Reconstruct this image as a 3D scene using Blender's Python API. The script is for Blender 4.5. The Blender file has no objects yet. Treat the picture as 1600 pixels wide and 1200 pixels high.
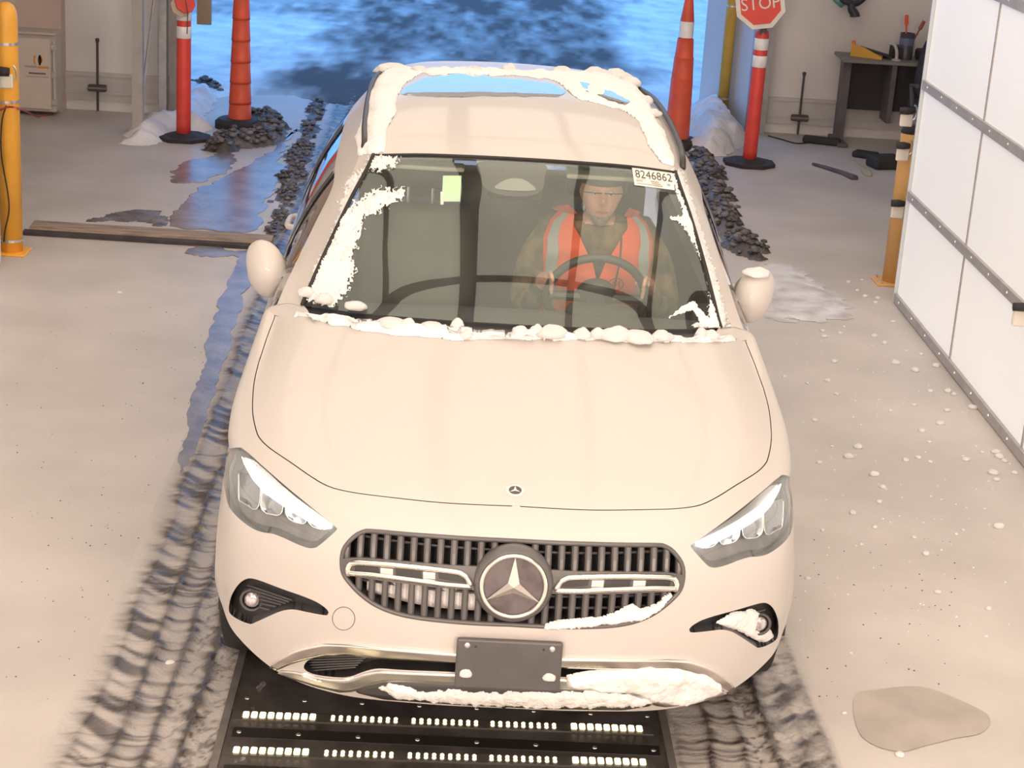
import bpy, bmesh, math, random
import numpy as np
from mathutils import Vector, Matrix
from mathutils.bvhtree import BVHTree

# ------------------------------------------------------------------ camera, sky, lights
SC = bpy.context.scene
COL = SC.collection
CAM = np.array([-0.234, -4.769, 2.858])
YAW, PITCH, ROLL = [math.radians(a) for a in (2.314, 18.44, -3.71)]
FPX = 2863.5
_cy, _sy, _cp, _sp = math.cos(YAW), math.sin(YAW), math.cos(PITCH), math.sin(PITCH)
FW = np.array([_sy*_cp, _cy*_cp, -_sp]); _r0 = np.array([_cy, -_sy, 0.0]); _u0 = np.cross(_r0, FW)
_c, _s = math.cos(ROLL), math.sin(ROLL)
RT = _c*_r0 - _s*_u0; UP = _s*_r0 + _c*_u0
cd = bpy.data.cameras.new('camera'); cam = bpy.data.objects.new('camera', cd); COL.objects.link(cam)
M = Matrix([[RT[i], UP[i], -FW[i], CAM[i]] for i in range(3)] + [[0, 0, 0, 1]])
cam.matrix_world = M
cd.sensor_fit = 'HORIZONTAL'; cd.sensor_width = 36.0; cd.lens = 36.0*FPX/1600.0
cd.clip_start = 0.05; cd.clip_end = 300
SC.camera = cam

W = bpy.data.worlds.new('world'); SC.world = W; W.use_nodes = True
bg = W.node_tree.nodes['Background']
bg.inputs[0].default_value = (0.20, 0.47, 1.0, 1); bg.inputs[1].default_value = 1.9

SC.view_settings.view_transform = 'Standard'; SC.view_settings.look = 'None'
SC.view_settings.exposure = 0.0; SC.view_settings.gamma = 1.0
SC.view_settings.use_curve_mapping = False
PANEL_POWER = 1.55
PANEL_COL = (1.0, 0.84, 0.66)

ADDED_LAMP_W = 215.0
ADDED_LAMPS = [(-1.7, -6.72, 3.25), (1.5, -6.72, 3.25)]
for lx, ly, lz in ADDED_LAMPS:                                             # lamps added out of view behind the camera to light the car's front
    ld = bpy.data.lights.new('added_floodlight', 'AREA'); ld.shape = 'RECTANGLE'; ld.size = .9; ld.size_y = .45; ld.energy = ADDED_LAMP_W; ld.color = (1.0, .80, .66)
    lo = bpy.data.objects.new('added_floodlight', ld); COL.objects.link(lo); lo.location = (lx, ly+.06, lz)
    lo.rotation_euler = (Vector((0, 1.5, .9))-Vector((lx, ly, lz))).to_track_quat('-Z', 'Y').to_euler()

# ------------------------------------------------------------------ helpers
def proj(P):
    d = np.asarray(P, float) - CAM; z = d @ FW
    return np.stack([800 + FPX*(d @ RT)/z, 600 - FPX*(d @ UP)/z], -1)
def ray(px):
    d = FW + RT*((px[0]-800)/FPX) + UP*((600-px[1])/FPX)
    return d/np.linalg.norm(d)
def hit(px, ax, val):
    d = ray(px); t = (val-CAM[ax])/d[ax]
    return CAM + t*d
def gnd(px, z=0.0): return hit(px, 2, z)

def _hash(ix, iy, iz):
    h = (ix.astype(np.int64)*374761393 + iy.astype(np.int64)*668265263 + iz.astype(np.int64)*2147483647) & 0xffffffff
    h = ((h ^ (h >> 13))*1274126177) & 0xffffffff
    h = ((h ^ (h >> 16))*2246822519) & 0xffffffff
    return ((h ^ (h >> 15)) & 0xffffff)/float(0xffffff)
def vnoise(x, y, z=0.0, seed=0):
    x, y, z = np.broadcast_arrays(np.asarray(x, float), np.asarray(y, float), np.asarray(z, float))
    z = z + seed*17.31
    x0, y0, z0 = np.floor(x), np.floor(y), np.floor(z)
    fx, fy, fz = x-x0, y-y0, z-z0
    fx, fy, fz = [f*f*(3-2*f) for f in (fx, fy, fz)]
    r = 0
    for i in (0, 1):
        for j in (0, 1):
            for k in (0, 1):
                w = (fx if i else 1-fx)*(fy if j else 1-fy)*(fz if k else 1-fz)
                r = r + w*_hash(x0+i, y0+j, z0+k)
    return r
def fbm(x, y, z=0.0, oct=4, seed=0):
    r = 0; a = 0.5; tot = 0
    x, y, z = [np.asarray(q, float) for q in (x, y, z)]
    for o in range(oct):
        x, y = x*.8-y*.6+3.7, x*.6+y*.8+1.3
        r = r + a*vnoise(x*2**o, y*2**o, z*2**o, seed+o*5); tot += a; a *= 0.5
    return r/tot

def cr(P, t):
    P = np.asarray(P, float)
    E = np.concatenate([[2*P[0]-P[1]], P, [2*P[-1]-P[-2]]])
    t = np.asarray(t, float); i = np.clip(np.floor(t).astype(int), 0, len(P)-2); f = t-i
    sh = (-1,)+(1,)*(P.ndim-1); f = f.reshape(sh)
    a, b, c, d = E[i], E[i+1], E[i+2], E[i+3]
    return 0.5*((2*b)+(c-a)*f+(2*a-5*b+4*c-d)*f**2+(3*b-a-3*c+d)*f**3)

MATS = {}
def mat(name, col=(.5, .5, .5), rough=.5, metal=0.0, var=0.0, scale=8.0, bump=0.0, bscale=40.0, coat=0.0,
        emit=None, estr=0.0, ior=1.5, col2=None, stretch=None, spec=None, detail=4.0):
    if name in MATS: return MATS[name]
    m = bpy.data.materials.new(name); m.use_nodes = True; MATS[name] = m
    nt = m.node_tree; b = nt.nodes['Principled BSDF']
    b.inputs['Base Color'].default_value = (*col, 1); b.inputs['Roughness'].default_value = rough
    b.inputs['Metallic'].default_value = metal; b.inputs['IOR'].default_value = ior
    b.inputs['Coat Weight'].default_value = coat; b.inputs['Coat Roughness'].default_value = 0.05
    if spec is not None: b.inputs['Specular IOR Level'].default_value = spec
    if emit:
        b.inputs['Emission Color'].default_value = (*emit, 1); b.inputs['Emission Strength'].default_value = estr
    tc = nt.nodes.new('ShaderNodeTexCoord'); src = tc.outputs['Object']
    if stretch:
        mp = nt.nodes.new('ShaderNodeMapping'); mp.inputs['Scale'].default_value = stretch
        nt.links.new(src, mp.inputs['Vector']); src = mp.outputs['Vector']
    if var > 0 or col2:
        n = nt.nodes.new('ShaderNodeTexNoise'); n.inputs['Scale'].default_value = scale; n.inputs['Detail'].default_value = detail
        nt.links.new(src, n.inputs['Vector'])
        r = nt.nodes.new('ShaderNodeValToRGB'); nt.links.new(n.outputs['Fac'], r.inputs['Fac'])
        c2 = col2 if col2 else tuple(max(0, c*(1-var)) for c in col)
        c1 = col if col2 else tuple(min(1, c*(1+var)) for c in col)
        r.color_ramp.elements[0].position = .35; r.color_ramp.elements[1].position = .65
        r.color_ramp.elements[0].color = (*c2, 1); r.color_ramp.elements[1].color = (*c1, 1)
        nt.links.new(r.outputs['Color'], b.inputs['Base Color'])
    if bump > 0:
        n2 = nt.nodes.new('ShaderNodeTexNoise'); n2.inputs['Scale'].default_value = bscale; n2.inputs['Detail'].default_value = 6
        nt.links.new(src, n2.inputs['Vector'])
        bp = nt.nodes.new('ShaderNodeBump'); bp.inputs['Strength'].default_value = bump; bp.inputs['Distance'].default_value = .02
        nt.links.new(n2.outputs['Fac'], bp.inputs['Height']); nt.links.new(bp.outputs['Normal'], b.inputs['Normal'])
    return m

def glass_mat(name, tint, refl=1.9, rough=0.0, film=0.0):
    if name in MATS: return MATS[name]
    m = bpy.data.materials.new(name); m.use_nodes = True; MATS[name] = m
    nt = m.node_tree; nt.nodes.clear()
    out = nt.nodes.new('ShaderNodeOutputMaterial'); mx = nt.nodes.new('ShaderNodeMixShader')
    tr = nt.nodes.new('ShaderNodeBsdfTransparent'); tr.inputs[0].default_value = (*tint, 1)
    gl = nt.nodes.new('ShaderNodeBsdfGlossy'); gl.inputs['Roughness'].default_value = rough; gl.inputs[0].default_value = (.88, 1.0, .96, 1) if film > 0 else (1, 1, 1, 1)
    lw = nt.nodes.new('ShaderNodeLayerWeight'); lw.inputs['Blend'].default_value = .5      # Schlick reflectance, the same from both sides of a thin pane
    pw = nt.nodes.new('ShaderNodeMath'); pw.operation = 'POWER'; pw.inputs[1].default_value = 5; nt.links.new(lw.outputs['Facing'], pw.inputs[0])
    fr = nt.nodes.new('ShaderNodeMath'); fr.operation = 'MULTIPLY_ADD'; fr.inputs[1].default_value = .96; fr.inputs[2].default_value = .042; nt.links.new(pw.outputs[0], fr.inputs[0])
    mu = nt.nodes.new('ShaderNodeMath'); mu.operation = 'MULTIPLY'; mu.inputs[1].default_value = refl; mu.use_clamp = True
    nt.links.new(fr.outputs[0], mu.inputs[0]); nt.links.new(mu.outputs[0], mx.inputs[0])
    nt.links.new(tr.outputs[0], mx.inputs[1]); nt.links.new(gl.outputs[0], mx.inputs[2])
    if film > 0:                                                     # dirty film whose pale diffuse colour adds the milky haze of glare
        df = nt.nodes.new('ShaderNodeBsdfDiffuse'); df.inputs[0].default_value = (.62, .64, .58, 1); m2 = nt.nodes.new('ShaderNodeMixShader')
        tc = nt.nodes.new('ShaderNodeTexCoord'); nz = nt.nodes.new('ShaderNodeTexNoise'); nz.inputs['Scale'].default_value = 3.0; nz.inputs['Detail'].default_value = 5
        mr = nt.nodes.new('ShaderNodeMapRange'); mr.inputs[1].default_value = .3; mr.inputs[2].default_value = .7; mr.inputs[3].default_value = film*.6; mr.inputs[4].default_value = film*1.4
        nt.links.new(tc.outputs['Object'], nz.inputs['Vector']); nt.links.new(nz.outputs['Fac'], mr.inputs[0]); nt.links.new(mr.outputs[0], m2.inputs[0])
        nt.links.new(mx.outputs[0], m2.inputs[1]); nt.links.new(df.outputs[0], m2.inputs[2]); nt.links.new(m2.outputs[0], out.inputs[0])
    else: nt.links.new(mx.outputs[0], out.inputs[0])
    return m

def attr_mat(name, base, over, attr='mud', rough0=.6, rough1=.25, bump=.3, bscale=60, var=.12, scale=3.0):
    if name in MATS: return MATS[name]
    m = mat(name, base, rough0, var=var, scale=scale, bump=bump, bscale=bscale)
    nt = m.node_tree; b = nt.nodes['Principled BSDF']
    ramp = [n for n in nt.nodes if n.type == 'VALTORGB'][0]
    at = nt.nodes.new('ShaderNodeAttribute'); at.attribute_name = attr
    mx = nt.nodes.new('ShaderNodeMix'); mx.data_type = 'RGBA'; mx.inputs[7].default_value = (*over, 1)
    nt.links.new(at.outputs['Fac'], mx.inputs[0]); nt.links.new(ramp.outputs[0], mx.inputs[6]); nt.links.new(mx.outputs[2], b.inputs['Base Color'])
    mr = nt.nodes.new('ShaderNodeMapRange'); mr.inputs[3].default_value = rough0; mr.inputs[4].default_value = rough1
    nt.links.new(at.outputs['Fac'], mr.inputs[0]); nt.links.new(mr.outputs[0], b.inputs['Roughness'])
    return m

ROOT = {}
SKEW = False
def skew(V):
    """the cabin stands a little to the driver side of the nose"""
    V = np.array(V, float); V[:, 0] += .032*np.clip((V[:, 2]-1.08)/.42, 0, 1)*np.clip((3.9-V[:, 1])/1.7, -.3, 1); return V
def thing(name, label, cat, loc=(0, 0, 0), group=None, kind=None):
    o = bpy.data.objects.new(name, None); COL.objects.link(o); o.location = loc; o.empty_display_size = .1
    o['label'] = label; o['category'] = cat
    if group: o['group'] = group
    if kind: o['kind'] = kind
    ROOT[o.name] = np.array(loc, float)
    return o
def obj(name, V, F, m, parent=None, label=None, cat=None, group=None, kind=None, smooth=False, attr=None, origin=None):
    V = np.asarray(V, float).reshape(-1, 3)
    if SKEW: V = skew(V)
    if parent is not None: off = ROOT[parent.name]
    elif origin is not None: off = np.array(origin, float)
    else:
        off = np.array([(V[:, 0].min()+V[:, 0].max())/2, (V[:, 1].min()+V[:, 1].max())/2, V[:, 2].min()]) if cat else np.zeros(3)
    me = bpy.data.meshes.new(name)
    me.from_pydata((V-off).tolist(), [], [list(map(int, f)) for f in F]); me.validate(); me.update()
    bm = bmesh.new(); bm.from_mesh(me); bmesh.ops.recalc_face_normals(bm, faces=bm.faces); bm.to_mesh(me); bm.free()
    if smooth:
        me.polygons.foreach_set('use_smooth', [True]*len(me.polygons))
    if isinstance(m, (list, tuple)):
        for q in m: me.materials.append(q)
    else: me.materials.append(m)
    if attr:
        for k, v in attr.items():
            a = me.attributes.new(k, 'FLOAT', 'POINT'); a.data.foreach_set('value', np.asarray(v, float).ravel())
    o = bpy.data.objects.new(name, me); COL.objects.link(o)
    if parent is not None:
        o.parent = parent; ROOT[o.name] = ROOT[parent.name]
    else:
        o.location = off; ROOT[o.name] = off
    if label: o['label'] = label
    if cat: o['category'] = cat
    if group: o['group'] = group
    if kind: o['kind'] = kind
    return o
def auto_smooth(o, ang=40):
    me = o.data
    me.polygons.foreach_set('use_smooth', [True]*len(me.polygons))
    bm = bmesh.new(); bm.from_mesh(me)
    for e in bm.edges:
        if len(e.link_faces) == 2 and e.calc_face_angle(0) > math.radians(ang): e.smooth = False
    bm.to_mesh(me); bm.free()
    return o

class MB:
    def __init__(s): s.V = []; s.F = []
    def add(s, V, F):
        n = len(s.V); s.V += [tuple(map(float, v)) for v in V]; s.F += [[i+n for i in f] for f in F]; return s
    def box(s, lo, hi, R=None, c=None):
        x0, y0, z0 = lo; x1, y1, z1 = hi
        V = np.array([(x0,y0,z0),(x1,y0,z0),(x1,y1,z0),(x0,y1,z0),(x0,y0,z1),(x1,y0,z1),(x1,y1,z1),(x0,y1,z1)], float)
        if R is not None:
            c = np.array(c if c is not None else (0, 0, 0), float); V = (V-c) @ np.array(R).T + c
        return s.add(V, [(0,3,2,1),(4,5,6,7),(0,1,5,4),(1,2,6,5),(2,3,7,6),(3,0,4,7)])
    def rbox(s, lo, hi, r=.01, seg=2):
        bm = bmesh.new(); bmesh.ops.create_cube(bm, size=1)
        lo = np.array(lo, float); hi = np.array(hi, float); d = hi-lo; c = (hi+lo)/2
        for v in bm.verts: v.co = Vector(np.array(v.co)*d+c)
        r = min(r, .49*min(d))
        bmesh.ops.bevel(bm, geom=bm.edges[:], offset=r, segments=seg, profile=.5, affect='EDGES')
        bm.verts.index_update()
        s.add([v.co for v in bm.verts], [[v.index for v in f.verts] for f in bm.faces]); bm.free(); return s
    def tube(s, pts, r, n=10, cap=True):
        pts = np.asarray(pts, float); r = np.broadcast_to(np.asarray(r, float), (len(pts),))
        T = np.gradient(pts, axis=0); T /= np.linalg.norm(T, axis=1, keepdims=True)+1e-12
        a = np.array([0, 0, 1.0]) if abs(T[0][2]) < .9 else np.array([1.0, 0, 0])
        u = np.cross(T[0], a); u /= np.linalg.norm(u); V = []; 
        for p, t, rr in zip(pts, T, r):
            u = u-t*(u@t); u /= np.linalg.norm(u); w = np.cross(t, u)
            for k in range(n):
                th = 2*math.pi*k/n; V.append(p+rr*(math.cos(th)*u+math.sin(th)*w))
        F = [(i*n+k, i*n+(k+1) % n, (i+1)*n+(k+1) % n, (i+1)*n+k) for i in range(len(pts)-1) for k in range(n)]
        if cap: F += [list(range(n))[::-1], [(len(pts)-1)*n+k for k in range(n)]]
        return s.add(V, F)
    def lathe(s, prof, c=(0, 0, 0), n=24, axis=(0, 0, 1), cap=True):
        ax = np.array(axis, float); ax /= np.linalg.norm(ax)
        a = np.array([1.0, 0, 0]) if abs(ax[0]) < .9 else np.array([0, 1.0, 0])
        u = np.cross(ax, a); u /= np.linalg.norm(u); w = np.cross(ax, u); c = np.array(c, float); V = []
        for r, h in prof:
            for k in range(n):
                th = 2*math.pi*k/n; V.append(c+ax*h+r*(math.cos(th)*u+math.sin(th)*w))
        m = len(prof)
        F = [(i*n+k, i*n+(k+1) % n, (i+1)*n+(k+1) % n, (i+1)*n+k) for i in range(m-1) for k in range(n)]
        if cap: F += [list(range(n))[::-1], [(m-1)*n+k for k in range(n)]]
        return s.add(V, F)
    def prism(s, poly, d):
        poly = np.asarray(poly, float); d = np.asarray(d, float); n = len(poly)
        V = np.concatenate([poly, poly+d])
        return s.add(V, [list(range(n))[::-1], [n+i for i in range(n)]]+[(i, (i+1) % n, n+(i+1) % n, n+i) for i in range(n)])
    def build(s, name, m, parent=None, **k): return obj(name, s.V, s.F, m, parent, **k)

def grid_faces(nr, nc, off=0): return [(i*nc+j+off, i*nc+j+1+off, (i+1)*nc+j+1+off, (i+1)*nc+j+off) for i in range(nr-1) for j in range(nc-1)]
def mirx(V): V = np.array(V, float); V[:, 0] *= -1; return V
def both(V, F):
    V = np.asarray(V, float); n = len(V)
    return np.concatenate([V, mirx(V)]), [list(f) for f in F]+[[i+n for i in f][::-1] for f in F]
def weld(o, d=1e-4):
    bm = bmesh.new(); bm.from_mesh(o.data); bmesh.ops.remove_doubles(bm, verts=bm.verts, dist=d)
    bmesh.ops.recalc_face_normals(bm, faces=bm.faces); bm.to_mesh(o.data); bm.free(); return o
def pip(P, poly):
    P = np.asarray(P, float); poly = np.asarray(poly, float); x, y = P[:, 0], P[:, 1]; r = np.zeros(len(P), bool)
    q = np.roll(poly, -1, 0)
    for (x0, y0), (x1, y1) in zip(poly, q):
        if y0 == y1: continue
        r ^= ((y0 > y) != (y1 > y)) & (x < (x1-x0)*(y-y0)/(y1-y0)+x0)
    return r
def snap(P, poly):
    poly = np.asarray(poly, float); q = np.roll(poly, -1, 0); best = np.full(len(P), 1e18); out = np.array(P, float)
    for a, b in zip(poly, q):
        d = b-a; t = np.clip(((P-a) @ d)/max(d @ d, 1e-12), 0, 1)[:, None]; c = a+t*d; dd = ((P-c)**2).sum(1)
        k = dd < best; best[k] = dd[k]; out[k] = c[k]
    return out
def smooth_poly(poly, n=6, closed=True):
    P = np.asarray(poly, float)
    if closed:
        E = np.concatenate([P[-2:], P, P[:2]]); t = np.arange(0, len(P), 1/n)+2
        return cr(E, t)
    return cr(P, np.arange(0, len(P)-1+1e-9, 1/n))
def resample(P, n):
    P = np.asarray(P, float); s = np.concatenate([[0], np.cumsum(np.linalg.norm(np.diff(P, axis=0), axis=1))])
    t = np.linspace(0, s[-1], n); return np.stack([np.interp(t, s, P[:, k]) for k in range(P.shape[1])], -1)
def text_mesh(txt, size):
    cu = bpy.data.curves.new('t', 'FONT'); cu.body = txt; cu.size = size; cu.align_x = 'CENTER'; cu.align_y = 'CENTER'; cu.resolution_u = 3
    o = bpy.data.objects.new('t', cu); COL.objects.link(o); bpy.context.view_layer.update()
    me = bpy.data.meshes.new_from_object(o.evaluated_get(bpy.context.evaluated_depsgraph_get()))
    V = [tuple(v.co) for v in me.vertices]; F = [list(p.vertices) for p in me.polygons]
    bpy.data.objects.remove(o); bpy.data.curves.remove(cu); bpy.data.meshes.remove(me)
    return np.array(V), F

# ------------------------------------------------------------------ materials
PAINT = mat('white_car_paint', (.57, .535, .515), .45, coat=.3, spec=.3)
PAINT.node_tree.nodes['Principled BSDF'].inputs['Coat Roughness'].default_value = .07
BLACKP = mat('black_plastic', (.035, .034, .036), .45, var=.15, bump=.05, bscale=200)
DGREY = mat('dark_grey_plastic', (.075, .072, .075), .4, var=.1)
MGREY = mat('mid_grey_plastic', (.115, .11, .112), .35, var=.1)
CHROME = mat('chrome', (.92, .88, .84), .2, metal=1.0)
SILVER = mat('satin_silver', (.75, .73, .72), .3, metal=.9)
RUBBER = mat('rubber', (.025, .024, .025), .8, var=.2, bump=.1)
SNOW = mat('snow', (.86, .84, .85), .85, var=.04, bump=.5, bscale=45)
SNOWB = mat('dirty_snow', (.62, .60, .62), .85, var=.25, bump=.6, bscale=30, scale=6)
GLASSW = glass_mat('windshield_glass', (.95, .98, .95), 2.0, film=.038)
GLASSS = glass_mat('side_glass', (.72, .76, .76), 2.0)
LENS = glass_mat('lamp_lens', (.90, .92, .92), 1.2, .02)
DRL = mat('daytime_light', (.9, .9, .9), .3, emit=(1, .96, .88), estr=4.0)
INTER = mat('interior_black', (.03, .03, .032), .7, var=.2)
SEAT = mat('seat_leather', (.06, .058, .056), .55, var=.15)
GALV = mat('galvanised_steel', (.42, .42, .44), .45, metal=.6, var=.12, scale=14)
YEL = mat('yellow_bollard_paint', (.92, .46, .06), .45, var=.08, scale=5)
ORG = mat('orange_plastic', (.70, .10, .05), .5, var=.12, scale=7)
REDP = mat('red_delineator_plastic', (.72, .065, .05), .45, var=.08)
REFL = mat('reflective_white', (.85, .84, .86), .35, var=.05, scale=20)
WALLM = mat('wall_panel_paint', (.70, .69, .70), .6, var=.04, scale=1.5)

# ------------------------------------------------------------------ room shell
CONC = mat('concrete', (.53, .49, .465), .5, var=.10, scale=1.3, bump=.12, bscale=90)
TANW = mat('tan_wall_paint', (.58, .47, .42), .6, var=.05, scale=2)
BASE = mat('baseboard_paint', (.52, .50, .50), .55, var=.05, scale=4)
def struct(name, mb, m, parent=None, **k):
    o = mb.build(name, m, parent, **k)
    if parent is None: o['kind'] = 'structure'
    return o
struct('floor', MB().box((-6.2, -7, -.2), (6.2, 11.6, 0)), CONC)
struct('ceiling', MB().box((-6.4, -7.2, 4.2), (6.4, 12.4, 4.4)), WALLM)
struct('wall_left', MB().box((-6.4, -7, 0), (-6.2, 11.3, 4.2)), WALLM)
struct('wall_right', MB().box((6.2, -7, 0), (6.4, 12.3, 4.2)), WALLM)
struct('wall_front', MB().box((-6.4, -7.2, 0), (6.4, -7, 4.2)), mat('white_wall_paint', (.80, .76, .72), .6, var=.03))
wl = struct('wall_back_left', MB().box((-6.2, 10.36, 0), (-2.58, 10.6, 4.2)), WALLM)
struct('wall_back_right', MB().prism([(2.30, 11.14, 0), (6.2, 11.14, 0), (6.2, 12.3, 0), (2.03, 12.3, 0), (2.25, 11.5, 0)], (0, 0, 4.2)), mat('warm_wall_paint', (.68, .65, .645), .6, var=.04, scale=1.5))
struct('wall_back_lintel', MB().prism([(-2.58, 10.4, 3.5), (2.25, 11.2, 3.5), (2.25, 11.5, 3.5), (-2.58, 10.7, 3.5)], (0, 0, .7)), WALLM)
struct('wall_back_pier', MB().box((-6.2, 10.20, 0), (-3.44, 10.36, 4.2)), TANW)
def skirting(name, x0, x1, y):
    b = MB().box((x0, y-.022, .085), (x1, y, .30)); b.box((x0, y-.032, .285), (x1, y, .315)); b.box((x0, y-.03, .14), (x1, y, .155))
    return struct(name, b, BASE)
skirting('baseboard_back_left', -3.44, -2.60, 10.36)
skirting('baseboard_back_right', 2.47, 6.2, 11.14)
# door tracks and jambs
t1 = MB().box((-2.73, 9.38, 0), (-2.65, 9.46, 3.5)); t1.box((-2.73, 9.38, 0), (-2.56, 9.40, .03))
struct('trim_1', t1, mat('track_paint', (.40, .38, .37), .5, metal=.2, var=.08))
tb = MB().tube([(-2.67, 9.44, .02), (-2.60, 10.28, .02)], .03, 6); struct('trim_2', tb, GALV)
tb = MB().tube([(-2.66, 9.46, .35), (-2.52, 10.2, 2.4)], .012, 6); struct('trim_3', tb, GALV)
struct('trim_4', MB().box((-2.66, 10.22, 0), (-2.60, 10.30, 3.5)), GALV)
struct('trim_5', MB().box((-2.58, 10.30, 0), (-2.47, 10.40, 3.5)), mat('jamb_metal', (.33, .31, .31), .5, metal=.3, var=.1))
struct('trim_6', MB().box((-2.39, 10.45, .74), (-2.275, 10.50, 3.5)), mat('tan_board', (.36, .27, .20), .7, var=.08))
tb = MB().box((2.30, 11.05, 0), (2.36, 11.2, 3.5)); struct('trim_7', tb, GALV)
struct('trim_8', MB().box((2.38, 11.04, 0), (2.46, 11.14, 3.5)), mat('jamb_metal2', (.38, .37, .37), .5, metal=.3, var=.1))
# ------------------------------------------------------------------ luminous ceiling: dark frame, lit panes
cl = thing('ceiling_light', 'overhead luminous ceiling of lit panes in a dark metal frame', 'ceiling light', (0, 1.4, 3.36))
PANE = mat('luminous_panel', (.9, .9, .9), .5, emit=PANEL_COL, estr=PANEL_POWER)
FRAMEM = mat('dark_frame', (.05, .045, .04), .5, var=.1)
XB = [-2.25, -1.29, -.33, .565, 1.62, 2.55]; YB = [-6.0, -3.5, -1.0, 1.42, 3.85, 6.2, 8.6]  # outermost rows over the camera and towards the door added to brighten the bay
for i, x in enumerate(XB):
    w = .085 if i == 2 else .038
    MB().box((x-w, YB[0]-.04, 3.36), (x+w, YB[-1]+.04, 3.43)).build('frame_bar', FRAMEM, cl)
for y in YB: MB().box((XB[0]-.04, y-.035, 3.37), (XB[-1]+.04, y+.035, 3.43)).build('cross_bar', FRAMEM, cl)
for i in range(len(XB)-1):
    for j in range(len(YB)-1): MB().box((XB[i]+.03, YB[j]+.03, 3.41), (XB[i+1]-.03, YB[j+1]-.03, 3.425)).build('pane', PANE, cl)
for x in (-2.2, 2.5):
    for y in (-5.9, 8.5): MB().box((x-.01, y-.01, 3.43), (x+.01, y+.01, 4.2)).build('hanger', FRAMEM, cl)
# ------------------------------------------------------------------ side light walls
PANW = mat('white_diffuser_panel', (.84, .83, .81), .35, var=.02, scale=1.2, emit=(1, .98, .97), estr=.30)
RAILM = mat('grey_rail', (.42, .395, .39), .5, metal=.1, var=.08, scale=10)
def light_wall(xf, sg, ys, label):
    """xf: face x, sg: +1 when the wall's back is at larger x"""
    lw = thing('panel_wall', label, 'panel wall', (xf+sg*.04, (ys[0]+ys[-1])/2, 0))
    zs = [.035, .655, 1.305, 1.95]
    a, b = sorted((xf+sg*.02, xf+sg*.07)); MB().box((a, ys[-1], .01), (b, ys[0], 1.97)).build('backing', RAILM, lw)
    for i in range(len(ys)-1):
        for k in range(3):
            a, b = sorted((xf+sg*.004, xf+sg*.03)); MB().rbox((a, ys[i+1]+.009, zs[k]+.022), (b, ys[i]-.009, zs[k+1]-.022), .004, 1).build('panel', PANW, lw)
    for y in ys[1:-1]:
        a, b = sorted((xf-sg*.001, xf+sg*.02)); MB().box((a, y-.009, .03), (b, y+.009, 1.95)).build('seam_strip', RAILM, lw)
    for z in zs:
        a, b = sorted((xf-sg*.012, xf+sg*.02)); r = MB().box((a, ys[-1], z-.028), (b, ys[0], z+.024)).build('rail', RAILM, lw)
        rv = MB()
        for y in np.arange(ys[-1]+.12, ys[0], .33): rv.lathe([(.008, 0), (.007, .004), (.0005, .006)], (xf-sg*.012, y, z), 8, (-sg, 0, 0))
        o = rv.build('rivets', SILVER, r); o['kind'] = 'stuff'
    a, b = sorted((xf-sg*.014, xf+sg*.075)); MB().box((a, ys[0], 0), (b, ys[0]+.014, 1.98)).build('end_cap', mat('end_cap_paint', (.62, .66, .70), .35, metal=.2, var=.03), lw)
    return lw
light_wall(2.44, 1, [5.70, 4.42, 3.08, 1.75, .42, -.90, -2.2, -3.5, -4.8, -6.1], 'white panel wall with grey riveted rails beside the bollard strapped with three sensors')
light_wall(-2.80, -1, [5.44, 4.14, 2.84, 1.54, .24, -1.06, -2.36, -3.66, -4.96, -6.2], 'white panel wall behind the tall yellow bollard with hose clamps')

# housings of the lamps added behind the camera
for lx, ly, lz in ADDED_LAMPS:
    fl_ = thing('added_floodlight', 'flood lamp added out of view at the closed end of the bay', 'lamp', (lx, ly-.2, lz), 'added flood lamps')
    MB().rbox((lx-.5, -6.99, lz-.27), (lx+.5, -6.80, lz+.27), .02, 2).build('housing', DGREY, fl_)
    MB().box((lx-.46, -6.80, lz-.24), (lx+.46, -6.79, lz+.24)).build('diffuser', mat('added_lamp_diffuser', (.9, .88, .8), .4, emit=(1, .78, .6), estr=6), fl_)

# ------------------------------------------------------------------ car
car = thing('car', 'white crossover car with snow on its roof and bonnet, star emblem in its grille', 'car', (0, 2.2, 0))
XF = np.array([0, .25, .49, .68, .82, .885, .915])
def row(y, z, x=XF): return np.stack([-np.array(x, float), np.array(y, float), np.array(z, float)], -1)
LOAF = np.stack([
 row([.10, .105, .14, .215, .335, .455, .54], [.215, .215, .215, .240, .300, .345, .36], [0, .25, .49, .68, .825, .885, .912]),
 row([.045, .055, .10, .195, .325, .45, .53], [.30, .30, .30, .315, .36, .39, .40]),
 row([.005, .017, .075, .180, .310, .44, .53], [.42, .42, .42, .425, .44, .455, .46]),
 row([.000, .012, .070, .175, .305, .445, .58], [.55, .55, .55, .55, .55, .555, .56]),
 row([.012, .025, .082, .190, .325, .48, .71], [.68, .68, .675, .67, .665, .66, .66]),
 row([.055, .068, .122, .230, .375, .545, .80], [.775, .773, .765, .755, .745, .735, .715]),
 row([.150, .160, .195, .295, .450, .625, .87], [.836, .834, .825, .81, .795, .775, .725]),
 row([.300, .302, .330, .410, .545, .720, .95], [.886, .885, .876, .862, .842, .815, .72], [0, .25, .49, .68, .825, .9, .922]),
 row([.600, .600, .615, .660, .750, .880, 1.06], [.958, .957, .950, .936, .910, .868, .70], [0, .25, .49, .68, .82, .904, .926]),
 row([.880, .882, .900, .950, 1.02, 1.10, 1.18], [1.022, 1.020, 1.012, .995, .962, .91, .60], [0, .25, .49, .68, .815, .897, .926]),
 row([1.10, 1.115, 1.165, 1.27, 1.38, 1.44, 1.27], [1.072, 1.070, 1.062, 1.045, 1.01, .95, .36], [0, .25, .49, .69, .812, .885, .92]),
])
NR, NC = 18, 20
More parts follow.
